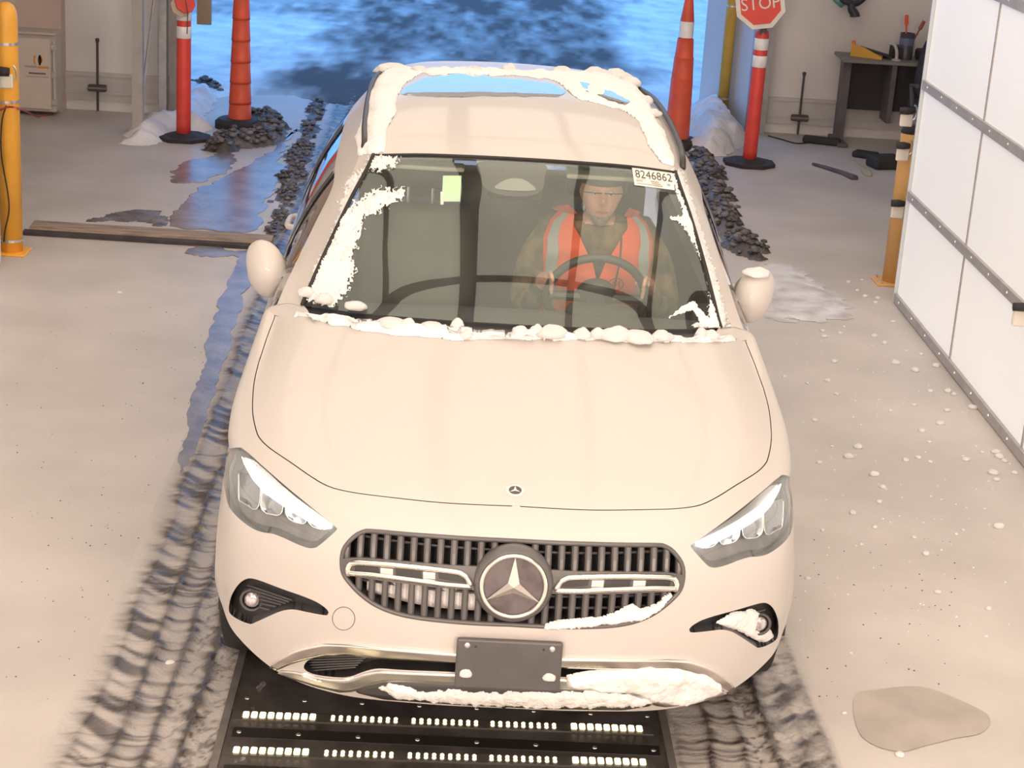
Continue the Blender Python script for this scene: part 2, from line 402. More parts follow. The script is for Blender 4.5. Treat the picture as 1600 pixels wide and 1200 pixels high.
ext = np.concatenate([LOAF[:, 1:2]*[-1, 1, 1], LOAF], 1)            # mirrored column for a flat centre line
tr_ = np.linspace(0, LOAF.shape[0]-1, NR*(LOAF.shape[0]-1)+1)
tc_ = np.linspace(1, LOAF.shape[1], NC*(LOAF.shape[1]-1)+1)
D = cr(LOAF*0+LOAF, tr_) if False else cr(ext, tr_)
D = np.swapaxes(cr(np.swapaxes(D, 0, 1), tc_), 0, 1)
D[:, 0, 0] = 0.0
nR, nC = D.shape[:2]
V0 = D.reshape(-1, 3); Q0 = np.array(grid_faces(nR, nC))
BV = BVHTree.FromPolygons(V0.tolist(), Q0.tolist())
def cast(px, bv=None):
    bv = bv or BV
    d = ray(px); h = bv.ray_cast(Vector(CAM), Vector(d))
    if h[0] is not None:
        n = np.array(h[1]); 
        if n @ d > 0: n = -n
        return np.array(h[0]), n
    best = None
    for t in np.linspace(4.2, 9.5, 60):
        r = bv.find_nearest(Vector(CAM+t*d))
        if r[0] is not None and (best is None or r[3] < best[3]): best = r
    n = np.array(best[1]); n = -n if n @ d > 0 else n
    return np.array(best[0]), n
def castm(pxs, bv=None, off=0.0):
    R = [cast(p, bv) for p in pxs]; return np.array([p+off*n for p, n in R])

HL = smooth_poly([(353.3,702.8),(363,700.2),(375.8,699.3),(380,702),(390,709.5),(408,726),(433.5,748.5),(457.5,768.8),(487.5,793.5),(510,811.5),(525,824),(525.8,828),(517.5,836.3),(498,852.8),(489,856.5),(480,855.8),(465,850.5),(444,840.8),(426,834),(411,831.8),(396,826.5),(379.5,815.3),(364.5,801),(355.5,786),(350.3,757.5),(349.5,735),(351,715.5)], 3)
GR = np.concatenate([smooth_poly([(840,847.5),(736,842.5),(642.5,836),(580,830.5),(567.5,831.6),(555,837.8),(542.5,850.3),(536.3,861),(533.8,877),(536,895.6),(546,911),(564.4,930),(586.3,945.6),(611.3,956.6),(642.5,964.4),(689.4,970.6),(752,975.3),(840,978)], 4, closed=False)])
FOG = smooth_poly([(388,903.8),(377,909),(367.5,920),(360.6,934),(357.6,950.5),(360.6,960),(375.8,969.8),(391,975),(397.8,973),(417,964.3),(436,956),(450,952.6),(463.8,953),(484.4,957.4),(509,961.5),(513.6,958.8),(510.6,952),(495.4,941),(470.7,930.6),(443,921),(415.6,910.6),(399,904.9)], 3)
INT = smooth_poly([(474.7,1043.8),(482.5,1031),(507.5,1024),(545,1022.5),(585.6,1028),(632.5,1032),(709,1035),(840,1041),(840,1057),(709,1050),(632,1047),(592,1044.5),(570,1049),(545,1057.8),(520,1057.8),(488.8,1053)], 3)
HOOD = np.array([(840,792.8),(736,788.8),(673.8,784.7),(595.6,776),(549,769.7),(514,761),(486,745.6),(455,724),(420.6,700.5),(405,685),(399.5,672.5),(395,652.5),(393.8,632.5),(396,600),(402.5,570),(408,553),(418,523),(432,487),(446,455),(446,380),(840,380)], float)
HOOD = np.concatenate([smooth_poly(HOOD[:19], 4, closed=False), HOOD[19:]])

PX = proj(V0); Cn = V0[Q0].mean(1)
nrm = np.cross(V0[Q0[:, 2]]-V0[Q0[:, 0]], V0[Q0[:, 3]]-V0[Q0[:, 1]])
facing = np.abs(np.einsum('ij,ij->i', nrm/np.linalg.norm(nrm, axis=1, keepdims=True), (CAM-Cn)/np.linalg.norm(CAM-Cn, axis=1, keepdims=True))) > .03
LAB = np.zeros(len(Q0), int); V1 = V0.copy(); moved = np.zeros(len(V0), bool)
center = np.zeros(len(V0), bool); center[np.arange(nR)*nC] = True
def cut(poly, lab):
    c = PX[Q0].mean(1); ins = pip(c, poly) & facing & (LAB == 0)
    G2 = ins.reshape(nR-1, nC-1); lab2 = np.zeros(G2.shape, int); nid = 0
    for i0, j0 in zip(*np.where(G2)):
        if lab2[i0, j0]: continue
        nid += 1; st = [(i0, j0)]; lab2[i0, j0] = nid
        while st:
            i, j = st.pop()
            for a, b in ((i+1, j), (i-1, j), (i, j+1), (i, j-1)):
                if 0 <= a < nR-1 and 0 <= b < nC-1 and G2[a, b] and not lab2[a, b]: lab2[a, b] = nid; st.append((a, b))
    big = np.bincount(lab2.ravel())[1:].argmax()+1
    ins = (lab2 == big).ravel(); LAB[ins] = lab
    a = np.zeros(len(V0), bool); a[Q0[ins].ravel()] = True
    b = np.zeros(len(V0), bool); b[Q0[~ins].ravel()] = True
    k = np.where(a & b & ~moved)[0]
    k = k[~((k % nC == nC-1) | (k < nC) | (k >= len(V0)-nC))]
    sp = snap(PX[k], poly)
    for i, p in zip(k, sp):
        q, _ = cast(p)
        if np.linalg.norm(q-V0[i]) < .04:
            if center[i]: q[0] = 0
            V1[i] = q; moved[i] = True
cut(HL, 3); cut(GR, 2); cut(FOG, 4); cut(INT, 5); cut(HOOD, 1)
fr_row = np.repeat(np.arange(nR-1), nC-1)
nv = np.zeros_like(V1)
fn = np.cross(V1[Q0[:, 2]]-V1[Q0[:, 0]], V1[Q0[:, 3]]-V1[Q0[:, 1]]); fn /= np.linalg.norm(fn, axis=1, keepdims=True)+1e-12
fn[np.einsum('ij,ij->i', fn, np.array([0, 1.6, .4])-Cn) > 0] *= -1
for k in range(4): np.add.at(nv, Q0[:, k], fn)
nv /= np.linalg.norm(nv, axis=1, keepdims=True)+1e-12
nv[center, 0] = 0
def sub(mask, V=None):
    V = V1 if V is None else V; q = Q0[mask]; u, inv = np.unique(q, return_inverse=True)
    return V[u], inv.reshape(q.shape).tolist(), u
def rim_edges(lab):
    from collections import Counter
    cnt = Counter()
    for f in Q0[LAB == lab]:
        for i in range(4): cnt[tuple(sorted((f[i], f[(i+1) % 4])))] += 1
    return [e for e, c in cnt.items() if c == 1 and not (center[e[0]] and center[e[1]])]
def sym(name, V, F, m, parent=car, smooth=True, **k):
    V, F = both(V, F); o = obj(name, V, F, m, parent, smooth=smooth, **k); weld(o); return o
def pair(name, V, F, m, parent=car, smooth=True, **k):
    a = obj(name, V, F, m, parent, smooth=smooth, **k); b = obj(name, mirx(V), [list(f)[::-1] for f in F], m, parent, smooth=smooth, **k); return a, b
def recess(lab, depth, back=None):
    """walls from the rim of a cut-out, and its floor"""
    d = np.array([0, 1.0, 0])*depth
    E_ = rim_edges(lab); u = sorted({i for e in E_ for i in e}); ix = {v: k for k, v in enumerate(u)}; n = len(u)
    P = V1[u]; Wv = np.concatenate([P, P+d-nv[u]*0.0]); Wf = [(ix[a], ix[b], ix[b]+n, ix[a]+n) for a, b in E_]
    Fv, Ff, uu = sub(LAB == lab); return (Wv, Wf), (Fv+d, Ff)

body = (LAB == 0)
isfen = fr_row >= 6*NR
sym('front_bumper', *sub(body & ~isfen)[:2], PAINT)
pair('front_fender', *sub(body & isfen)[:2], PAINT)
# bonnet: its edge is pulled in a little so that the shut line is a real gap
Hv, Hf, Hu = sub(LAB == 1); Hv = Hv.copy()
rim = {i for e in rim_edges(1) for i in e}; cen = np.array([0, .72, .98])
for k, i in enumerate(Hu):
    if i in rim and not center[i]:
        d = cen-Hv[k]; d -= nv[i]*(d @ nv[i]); d /= np.linalg.norm(d); Hv[k] += d*.0035
    elif i in rim: Hv[k, 1] += .0035
sym('bonnet', Hv, Hf, PAINT)
LIN = recess(1, .02)[0]
sym('bonnet_seal', LIN[0]+np.array([0, 0, -.004]), LIN[1], BLACKP)

# lower black cladding, below the painted edge
low = V1[:nC]; tq = np.linspace(0, 1, nC); under = low+np.stack([.02*tq, .05+.03*tq, -.022-.06*tq**2], -1); back_ = under+np.array([.02, .14, .0])
sym('lower_cladding', np.concatenate([low, under, back_]), grid_faces(3, nC), BLACKP)

# ---- grille
grille = None
(wv, wf), (bv_, bf) = recess(2, .095)
grille = sym('grille', wv, wf, DGREY)
sym('radiator', bv_, bf, INTER, grille)
rimpts = resample(smooth_poly([tuple(p) for p in GR[1:-1]], 1, closed=False), 90)
rim3 = castm(rimpts); rim3 = rim3[rim3[:, 0] < -.002]
rim3 = np.concatenate([[[0, *rim3[0][1:]]], rim3, [[0, *rim3[-1][1:]]]])
t = MB().tube(rim3+[0, .004, 0], .0075, 6)
sym('grille_surround', t.V, t.F, MGREY, grille)
gx, gz, gy = rim3[:, 0], rim3[:, 2], rim3[:, 1]
def gspan(x):
    zs = []
    for (x0, y0, z0), (x1, y1, z1) in zip(rim3[:-1], rim3[1:]):
        if (x0-x)*(x1-x) <= 0 and abs(x1-x0) > 1e-6:
            f = (x-x0)/(x1-x0); zs.append((z0+f*(z1-z0)))
    return (min(zs), max(zs)) if len(zs) >= 2 else None
def ysurf(x, z):
    h = BV.ray_cast(Vector((x, -1, z)), Vector((0, 1, 0))); return h[0][1] if h[0] is not None else .1
k = 0
for i in range(12):
    x = -(.058+.0385*i)
    sp_ = gspan(x)
    if sp_ is None or sp_[1]-sp_[0] < .03: continue
    zz = np.linspace(sp_[0]+.002, sp_[1]-.002, 7); Vs = []
    for z in zz:
        y = ysurf(x, z)+.012
        Vs += [(x-.0095, y, z), (x-.0045, y-.006, z), (x+.0045, y-.006, z), (x+.0095, y, z), (x+.0095, y+.03, z), (x-.0095, y+.03, z)]
    Fs = [(r*6+j, r*6+(j+1) % 6, (r+1)*6+(j+1) % 6, (r+1)*6+j) for r in range(6) for j in range(6)]+[[5,4,3,2,1,0],[36+j for j in range(6)]]
    for sgn in (1, -1):
        Vm = np.array(Vs); Vm[:, 0] *= sgn
        obj('slat', Vm, Fs, MGREY, grille)
for z in (.575, .610, .735, .762):
    pts = []
    for x in np.linspace(-.46, 0, 40):
        s_ = gspan(x) if x < -.004 else gspan(-.02)
        if s_ and s_[0]+.006 < z < s_[1]-.006: pts.append((x, ysurf(x, z)+.05, z))
    if len(pts) > 4:
        t = MB().tube(pts, .005, 6); sym('cross_bar', t.V, t.F, DGREY, grille)
# grey arms with a chrome frame and three slots each
def band(up, lo, n=24, m=4, off=.006, th=.01, bv=None, two=True):
    U = resample(up, n); L = resample(lo, n); P = np.concatenate([castm(U+(L-U)*f, bv) if False else np.array([cast(p, bv)[0] for p in U+(L-U)*f]) for f in np.linspace(0, 1, m)])
    Nn = np.concatenate([np.array([cast(p, bv)[1] for p in U+(L-U)*f]) for f in np.linspace(0, 1, m)])
    A = P+Nn*off; B = P+Nn*(off-th); q = n*m
    F = grid_faces(m, n)+[[a+q for a in f][::-1] for f in grid_faces(m, n)]
    border = [(0*n+j, 0*n+j+1) for j in range(n-1)]+[((m-1)*n+j+1, (m-1)*n+j) for j in range(n-1)]+[(i*n+n, i*n) for i in range(0)]+[((i+1)*n, i*n) for i in range(m-1)]+[(i*n+n-1, (i+1)*n+n-1) for i in range(m-1)]
    F += [(b, a, a+q, b+q) for a, b in border]
    return np.concatenate([A, B]), F
def ppx(cx, cy, ox=330, oy=680, s=3.2): return (ox+cx/s, oy+cy/s)
arm_u = [ppx(*p) for p in [(655, 618), (690, 612), (760, 612), (1000, 632), (1200, 650), (1330, 655)]]
arm_l = [ppx(*p) for p in [(655, 690), (690, 700), (760, 712), (1000, 745), (1200, 765), (1345, 775)]]
pair('grille_arm', *band(arm_u, arm_l, 26, 5, .004, .03), MGREY, grille, smooth=False)
def chrome_loop(pts, r=.006, off=.009, close=False):
    P = castm(resample(pts, 40), None, off); t = MB().tube(P, r, 8); return t.V, t.F
pair('chrome_bar', *chrome_loop([ppx(*p) for p in [(695, 700), (688, 670), (700, 638), (740, 634), (900, 645), (1100, 665), (1240, 683), (1278, 705), (1300, 750)]], .0085), CHROME, grille)
pair('chrome_bar', *chrome_loop([ppx(*p) for p in [(695, 685), (800, 692), (1000, 718), (1180, 742), (1300, 752)]], .0085), CHROME, grille)
for a, b in ((713, 842), (918, 1055), (1130, 1272)):
    o1 = lambda x: 640+(x-713)*.092
    up = [ppx(a+6, o1(a)+8), ppx((a+b)/2, o1((a+b)/2)+6), ppx(b-4, o1(b)+8)]; lo = [ppx(a+10, o1(a)+36), ppx((a+b)/2, o1((a+b)/2)+42), ppx(b, o1(b)+42)]
    pair('slot', *band(up, lo, 8, 3, .0065, .004), BLACKP, grille, smooth=False)
for a, b in ((850, 912), (1062, 1122)):
    o1 = lambda x: 640+(x-713)*.092
    pair('chrome_bridge', *band([ppx(a, o1(a)+8), ppx(b, o1(b)+8)], [ppx(a, o1(a)+40), ppx(b, o1(b)+40)], 5, 3, .008, .006), SILVER, grille, smooth=False)

# ---- star emblem: tilted back a little
ez = .664; ec = np.array([0, -.006, ez]); eax = np.array([0, -math.cos(math.radians(5)), math.sin(math.radians(5))])
eu = np.array([1.0, 0, 0]); ew = np.cross(eu, eax)*-1; ew = ew if ew[2] > 0 else -ew
emb = MB().lathe([(.112, -.05), (.116, -.02), (.112, -.006), (.104, .004), (.099, .006), (.097, -.002)], ec, 48, eax).build('emblem', MGREY, car, smooth=True)
auto_smooth(emb, 30)
EMB = mat('emblem_disc', (.10, .085, .095), .12, var=.3, scale=18, coat=.8)
MB().lathe([(.097, .0), (.05, .003), (.001, .004)], ec, 40, eax, cap=False).build('disc', EMB, emb, smooth=True)
th = np.linspace(0, 2*math.pi, 49)[:-1]
rv, rf = [], []
for i, a in enumerate(th):
    rad = math.cos(a)*eu+math.sin(a)*ew
    for j in range(8):
        b = 2*math.pi*j/8; rv.append(ec+rad*(.0915+.0065*math.cos(b))+eax*(.007+.006*math.sin(b)))
for i in range(48):
    for j in range(8): rf.append((i*8+j, i*8+(j+1) % 8, ((i+1) % 48)*8+(j+1) % 8, ((i+1) % 48)*8+j))
STAR = mat('emblem_star_chrome', (.86, .82, .76), .22, metal=.85)
obj('ring', rv, rf, STAR, emb, smooth=True)
sv = [ec+eax*.018]; sf = []
for k in range(3):
    a = math.pi/2+k*2*math.pi/3; d = math.cos(a)*eu+math.sin(a)*ew; p = -math.sin(a)*eu+math.cos(a)*ew
    a2 = a+math.pi/3; d2 = math.cos(a2)*eu+math.sin(a2)*ew
    sv += [ec+d*.088+eax*.007, ec+d2*.019+eax*.007]
for k in range(3):
    tip, nxt, prv = 1+2*k, 2+2*k, 2+2*((k-1) % 3)
    sf += [(0, tip, nxt), (0, prv, tip)]
obj('star', sv, sf, STAR, emb)

# ---- bonnet badge
bp_, bn_ = cast((805, 767)); 
badge = MB().lathe([(.0285, -.002), (.0285, .002), (.026, .003), (.001, .0032)], bp_, 32, bn_).build('bonnet_badge', SILVER, car)
MB().lathe([(.019, .0), (.019, .0036), (.001, .0038)], bp_, 28, bn_).build('disc', DGREY, badge)
bu = np.array([1.0, 0, 0]); bw = np.cross(bn_, bu); bw = bw if bw[2] > 0 else -bw
sv = [bp_+bn_*.006]; sf = []
for k in range(3):
    a = math.pi/2+k*2*math.pi/3; a2 = a+math.pi/3
    sv += [bp_+(math.cos(a)*bu+math.sin(a)*bw)*.0185+bn_*.0042, bp_+(math.cos(a2)*bu+math.sin(a2)*bw)*.0045+bn_*.0042]
for k in range(3):
    tip, nxt, prv = 1+2*k, 2+2*k, 2+2*((k-1) % 3); sf += [(0, tip, nxt), (0, prv, tip)]
obj('star', sv, sf, STAR, badge)

# ---- headlights
(wv, wf), (hv_, hf_) = recess(3, .05)
lens_v, lens_f, _ = sub(LAB == 3)
HOUSE = mat('lamp_housing', (.27, .265, .265), .3, var=.15, scale=20, metal=.3)
def hpx(c): return (330+c[0]/6.667, 690+c[1]/6.667)
bar_u = [hpx(p) for p in [(305,150),(400,262),(520,375),(640,465),(800,585),(960,690),(1100,770),(1250,855)]]
bar_l = [hpx(p) for p in [(330,225),(425,390),(515,490),(635,592),(755,676),(875,752),(1000,826),(1150,915),(1240,895)]]
lid_u = [hpx(p) for p in [(310,140),(420,165),(560,285),(700,415),(860,550),(1040,690),(1230,840)]]
lid_l = [hpx(p) for p in [(315,165),(400,255),(520,368),(640,458),(800,578),(960,683),(1230,842)]]
cells = [[(275,340),(275,560),(280,645),(340,672),(440,740),(480,725),(497,640),(510,480)], [(518,490),(505,690),(520,740),(570,778),(680,800),(725,780),(740,720),(745,655)],
         [(765,675),(768,780),(800,835),(860,868),(950,890),(980,870),(985,820)], [(1000,815),(1008,870),(1050,915),(1100,935),(1140,945)]]
def depth_cast(pxs, dep): return np.array([cast(p)[0]+np.array([0, dep, 0]) for p in pxs])
for sgn in (1, -1):
    S = lambda V: (np.asarray(V, float) if sgn == 1 else mirx(V))
    R_ = lambda F: ([list(f) for f in F] if sgn == 1 else [list(f)[::-1] for f in F])
    hl = obj('headlight', S(wv), R_(wf), HOUSE, car, smooth=True)
    obj('housing', S(hv_), R_(hf_), HOUSE, hl, smooth=True)
    obj('lens', S(lens_v+np.array([0, -.001, .001])), R_(lens_f), LENS, hl, smooth=True)
    v, f = band(bar_u, bar_l, 30, 4, -.004, .006); obj('light_bar', S(v), R_(f), DRL, hl, smooth=False)
    v, f = band(lid_u, lid_l, 24, 3, -.014, .004); obj('upper_trim', S(v), R_(f), SNOW if sgn == 1 else SILVER, hl)
    for c in cells:
        P = depth_cast([hpx(p) for p in resample(c, 22)], .020); t = MB().tube(P, .0022, 6); obj('reflector_rim', S(t.V), R_(t.F), CHROME, hl, smooth=True)
        A = np.array([hpx(p) for p in resample(c, 16)]); n8 = 8
        L_, R2 = A[:8], A[8:][::-1]; rows_ = []
        for fq in np.linspace(0, 1, 5): rows_.append(depth_cast(L_+(R2-L_)*fq, .022+.022*math.sin(math.pi*fq)))
        obj('reflector_cell', S(np.concatenate(rows_)), R_(grid_faces(5, 8)), mat('reflector', (.5, .5, .52), .25, metal=.8), hl, smooth=True)

# ---- fog lamp pockets
(wv, wf), (fv_, ff_) = recess(4, .055)
lampc, lampn = cast((391.6, 945.7)); lampc = lampc+np.array([0, .045, 0])
for sgn in (1, -1):
    S = lambda V: (np.asarray(V, float) if sgn == 1 else mirx(V))
    R_ = lambda F: ([list(f) for f in F] if sgn == 1 else [list(f)[::-1] for f in F])
    fg = obj('fog_lamp_pocket', S(wv), R_(wf), DGREY, car, smooth=True)
    obj('pocket_floor', S(fv_), R_(ff_), BLACKP, fg, smooth=True)
    for (a, b) in (((385, 922), (455, 946)), ((388, 928), (450, 948.5)), ((402, 938), (445, 951)), ((405, 944), (438, 953)), ((405, 951), (430, 956)), ((403, 957), (420, 961))):
        P = depth_cast(resample([a, b], 8), .035); t = MB().tube(P, .0035, 6); obj('louver', S(t.V), R_(t.F), DGREY, fg)
    c = lampc.copy(); c[0] *= sgn
    ax = np.array([0, -1.0, .15])
    o = MB().lathe([(.036, -.02), (.037, .012), (.034, .018), (.029, .018), (.028, .008)], c, 24, ax, cap=False).build('lamp_ring', DGREY, fg, smooth=True)
    MB().lathe([(.028, .006), (.02, .013), (.01, .016), (.0005, .017)], c, 20, ax).build('lamp_lens', mat('fog_lens', (.62, .58, .60), .18, metal=.6, var=.35, scale=60, coat=.5), o, smooth=True)

# ---- lower intake, bright trim and skid lip
(wv, wf), (iv_, if_) = recess(5, .06)
intake = sym('lower_intake', wv, wf, BLACKP)
sym('intake_back', iv_, if_, INTER, intake)
for yy in range(6):
    a = (478+yy*2, 1031+yy*4.2); b = (575-yy*4, 1029+yy*3.6)
    P = depth_cast(resample([a, b], 12), .018); t = MB().tube(P, .003, 5); o = pair('louver', t.V, t.F, DGREY, intake)
tr_u = [(424,1041),(433,1032),(445,1025),(460,1016.5),(476,1011),(507.5,1004.5),(545,1005.6),(601,1011),(709,1019.4),(796,1024)]
tr_l = [(434,1045),(444,1041),(455,1036),(468,1032),(483,1028),(507.5,1021.5),(545,1020.5),(585.6,1026),(709,1033),(796,1038)]
v, f = band(tr_u, tr_l, 60, 6, .010, .02); sym('chrome_trim', v, f, CHROME)
fl_u = [(440,1047),(462,1048),(488.8,1055),(520,1060),(545,1060),(570,1051),(592,1046.5),(632,1049),(709,1052),(796,1057)]
fl_l = [(436,1050),(457.5,1058.5),(495,1070.3),(532.5,1079),(551,1078),(576,1069),(601,1063),(632,1062.5),(709,1066),(796,1071)]
v, f = band(fl_u, fl_l, 60, 5, .008, .018); sym('skid_flange', v, f, SILVER)
sk_u = [(556,1079),(576,1071),(601,1065),(632,1064.5),(709,1068),(796,1073)]
sk_l = [(560,1082),(580,1087),(601,1092),(663.8,1096.5),(730,1101),(796,1104)]
v, f = band(sk_u, sk_l, 36, 4, .003, .012); sym('skid_lip', v, f, DGREY)

# ---- plate bracket
pv = np.array([hit(p, 1, -.022) for p in ((710, 992), (879, 998), (877, 1076), (708, 1071))])
x0, x1 = -.1525, .1525; zt, zb = .503, .345
pl = MB().rbox((x0, -.034, zb), (x1, -.016, zt), .007, 2).build('plate_bracket', mat('plate_bracket_plastic', (.10, .095, .098), .5, var=.1, bump=.05), car)
for x in (-.122, .122):
    MB().lathe([(.0085, 0), (.0085, .003), (.005, .005), (.0005, .0055)], (x, -.034, .484), 12, (0, -1, 0)).build('screw', SILVER, pl)
    MB().lathe([(.0035, 0), (.0035, .0012), (.0004, .0014)], (x*.80, -.034, .481), 8, (0, -1, 0)).build('hole', INTER, pl)
# tow-eye cover ring on one side
tc, tn = cast((537, 966.5)); rr = []
for a in np.linspace(0, 2*math.pi, 33):
    p = (537+17.5*math.cos(a), 966.5+18*math.sin(a)); rr.append(cast(p)[0])
t = MB().tube(rr, .0011, 5); t.build('tow_cover_seam', DGREY, car)

# ------------------------------------------------------------------ greenhouse
SKEW = True
def R6(*p): return np.array(p, float)*np.array([-1, 1, 1])
Gb = R6((0,1.185,1.085),(.26,1.20,1.083),(.51,1.26,1.073),(.728,1.37,1.055),(.79,1.43,1.045),(.85,1.50,.99))
Gh = R6((0,1.86,1.515),(.20,1.868,1.512),(.39,1.89,1.503),(.557,1.93,1.483),(.618,1.98,1.452),(.862,2.02,1.01))
GG = [Gb]
for f in (1/3, 2/3):
    r_ = Gb+(Gh-Gb)*f; r_[:4] += np.array([0, -.5, .86])*.022*4*f*(1-f); GG.append(r_)
GG.append(Gh)
for y, zc, xs, dz, xb, zb_ in ((2.3, 1.572, .60, .045, .872, 1.02), (2.8, 1.60, .605, .05, .876, 1.04), (3.3, 1.595, .60, .05, .876, 1.06), (3.8, 1.56, .57, .05, .865, 1.08), (4.05, 1.518, .545, .05, .84, 1.08)):
    GG.append(R6((0,y,zc),(xs*.36,y,zc-.08*dz),(xs*.70,y,zc-.33*dz),(xs*.94,y-.01,zc-.85*dz),(xs*1.05,y-.02,zc-1.9*dz),(xb,y-.05,zb_)))
GG.append(R6((0,4.20,1.30),(.22,4.20,1.298),(.43,4.185,1.29),(.57,4.16,1.275),(.66,4.12,1.22),(.83,4.10,1.04)))
GG.append(R6((0,4.38,1.0),(.25,4.375,.998),(.48,4.35,.99),(.64,4.31,.985),(.74,4.27,.98),(.80,4.20,.95)))
GG = np.stack(GG)
ge = np.concatenate([GG[:, 1:2]*[-1, 1, 1], GG], 1); gn = 8
tr2 = np.linspace(0, len(GG)-1, gn*(len(GG)-1)+1); tc2 = np.linspace(1, 6, gn*5+1)
# straight pillar and side: interpolate the first four columns smoothly, the rest linearly
def geval(tr, tc):
    A = cr(ge, tr); B = np.swapaxes(cr(np.swapaxes(A[:, :5], 0, 1), np.clip(tc, 0, 4)), 0, 1)
    L4 = A[:, 4:]; out = B.copy()
    for k, t_ in enumerate(tc):
        if t_ > 4:
            i = min(int(t_-4), 1); f = t_-4-i; out[:, k] = L4[:, i]*(1-f)+L4[:, i+1]*f
            if i == 1: out[:, k] += (-np.array([.03, 0, 0])*4*f*(1-f))
    return out
DG = geval(tr2, tc2); DG[:, 0, 0] = 0
gR, gC = DG.shape[:2]; GV = DG.reshape(-1, 3); GQ = np.array(grid_faces(gR, gC))
gr_ = np.repeat(np.arange(gR-1), gC-1); gc_ = np.tile(np.arange(gC-1), gR-1)
def gsub(mask):
    q = GQ[mask]; u, inv = np.unique(q, return_inverse=True); return GV[u], inv.reshape(q.shape).tolist()
WS = (gr_ < 3*gn) & (gc_ < 3*gn)
BVG = BVHTree.FromPolygons(skew(np.concatenate([GV, mirx(GV)])).tolist(), np.concatenate([GQ, GQ+len(GV)]).tolist())
wsh = sym('windshield', *gsub(WS), GLASSW)
roof = sym('roof_panel', *gsub((gr_ >= 3*gn) & (gr_ < 8*gn) & (gc_ < 4*gn)), PAINT)
pair('front_pillar', *gsub((gr_ < 3*gn) & (gc_ >= 3*gn) & (gc_ < 4*gn)), PAINT)
pair('side_window', *gsub((gr_ < 8*gn) & (gc_ >= 4*gn+2)), GLASSS)
pair('door_frame', *gsub((gr_ < 8*gn) & (gc_ >= 4*gn) & (gc_ < 4*gn+2)), PAINT)
sym('rear_window', *gsub((gr_ >= 8*gn) & (gr_ < 9*gn) & (gc_ < 3*gn)), GLASSS)
pair('rear_pillar', *gsub((gr_ >= 8*gn) & (gr_ < 9*gn) & (gc_ >= 3*gn)), PAINT)
sym('tailgate', *gsub(gr_ >= 9*gn), PAINT)
# black ceramic border and seal of the windshield
edge = DG[:3*gn+1, 3*gn]; t = MB().tube(edge+np.array([-.004, 0, .004]), .008, 6); pair('windshield_seal', t.V, t.F, RUBBER)
top = DG[3*gn, :3*gn+1]; t = MB().tube(top+np.array([0, -.004, .002]), .006, 6); sym('header_seal', t.V, t.F, RUBBER)
cow = np.concatenate([V1[-nC:][:NC*4][::4]+[0, -.01, -.012], DG[0, :3*gn+1][::-1][:0]])
c_in = resample(V1[-nC:][:int(NC*3.4)], 30)+np.array([0, -.01, -.012]); c_out = resample(DG[0, :3*gn+1], 30)+np.array([0, .02, -.010])
sym('cowl_panel', np.concatenate([c_in, c_out]), grid_faces(2, 30), BLACKP)
pb_a = resample(V1[-nC:][int(NC*3.0):int(NC*5)+1], 12); pb_b = resample(DG[0, 3*gn:], 12)
pair('pillar_base', np.concatenate([pb_a, (pb_a+pb_b)/2+[0, 0, .006], pb_b+[0, .01, 0]]), grid_faces(3, 12), PAINT)
# roof rails
rl = DG[int(3.4*gn):int(7.9*gn), int(3.85*gn)]; t = MB().tube(np.concatenate([[rl[0]+[0, -.03, -.005]], rl+[0, 0, .024], [rl[-1]+[0, .03, -.005]]]), .012, 8)
pair('roof_rail', t.V, t.F, BLACKP)
# door frames over the side glass
for a, b in ((3*gn+4, 3*gn+6), (5*gn+2, 5*gn+5)):
    P = DG[a, 4*gn+2:]; Q = DG[b, 4*gn+2:]; pair('window_pillar', np.concatenate([P, Q])+np.array([-.006, 0, 0]), grid_faces(2, len(P)), BLACKP)
SKEW = False
# ------------------------------------------------------------------ lower sides
YS = [1.22, 1.5, 2.0, 2.6, 3.2, 3.7, 4.1, 4.33]
SB = []
for y in YS:
    b = np.interp(y, [1.22, 1.5, 2.02, 2.3, 2.8, 3.3, 3.8, 4.05, 4.35], [.862, .85, .862, .872, .876, .876, .865, .84, .80]); zb_ = np.interp(y, [1.22, 1.5, 2.02, 2.3, 2.8, 3.3, 3.8, 4.35], [.965, .99, 1.01, 1.02, 1.04, 1.06, 1.08, .95])
    k = np.interp(y, [3.7, 4.35], [0, .10])
    SB.append(R6((b, y, zb_), (.898-k, y, zb_-.075), (.917-k, y, .78), (.905-k, y, .60), (.915-k, y, .42), (.885-k, y, .27)))
SB = np.stack(SB); sn = 12
SD = cr(SB, np.linspace(0, len(YS)-1, sn*(len(YS)-1)+1)); SD = np.swapaxes(cr(np.swapaxes(SD, 0, 1), np.linspace(0, 5, 51)), 0, 1)
sR, sC = SD.shape[:2]; SV = SD.reshape(-1, 3); SQ = np.array(grid_faces(sR, sC)); sc = SV[SQ].mean(1)
keep = np.hypot(sc[:, 1]-3.63, sc[:, 2]-.34) > .385
bd = np.zeros(len(SV), bool); bd[SQ[~keep].ravel()] = True; kk = np.zeros(len(SV), bool); kk[SQ[keep].ravel()] = True
for i in np.where(bd & kk)[0]:
    d = np.array([SV[i, 1]-3.63, SV[i, 2]-.34]); d = d/np.linalg.norm(d)*.385; SV[i, 1] = 3.63+d[0]; SV[i, 2] = max(.26, .34+d[1])
u, inv = np.unique(SQ[keep], return_inverse=True)
pair('body_side', SV[u], inv.reshape(-1, 4).tolist(), PAINT)
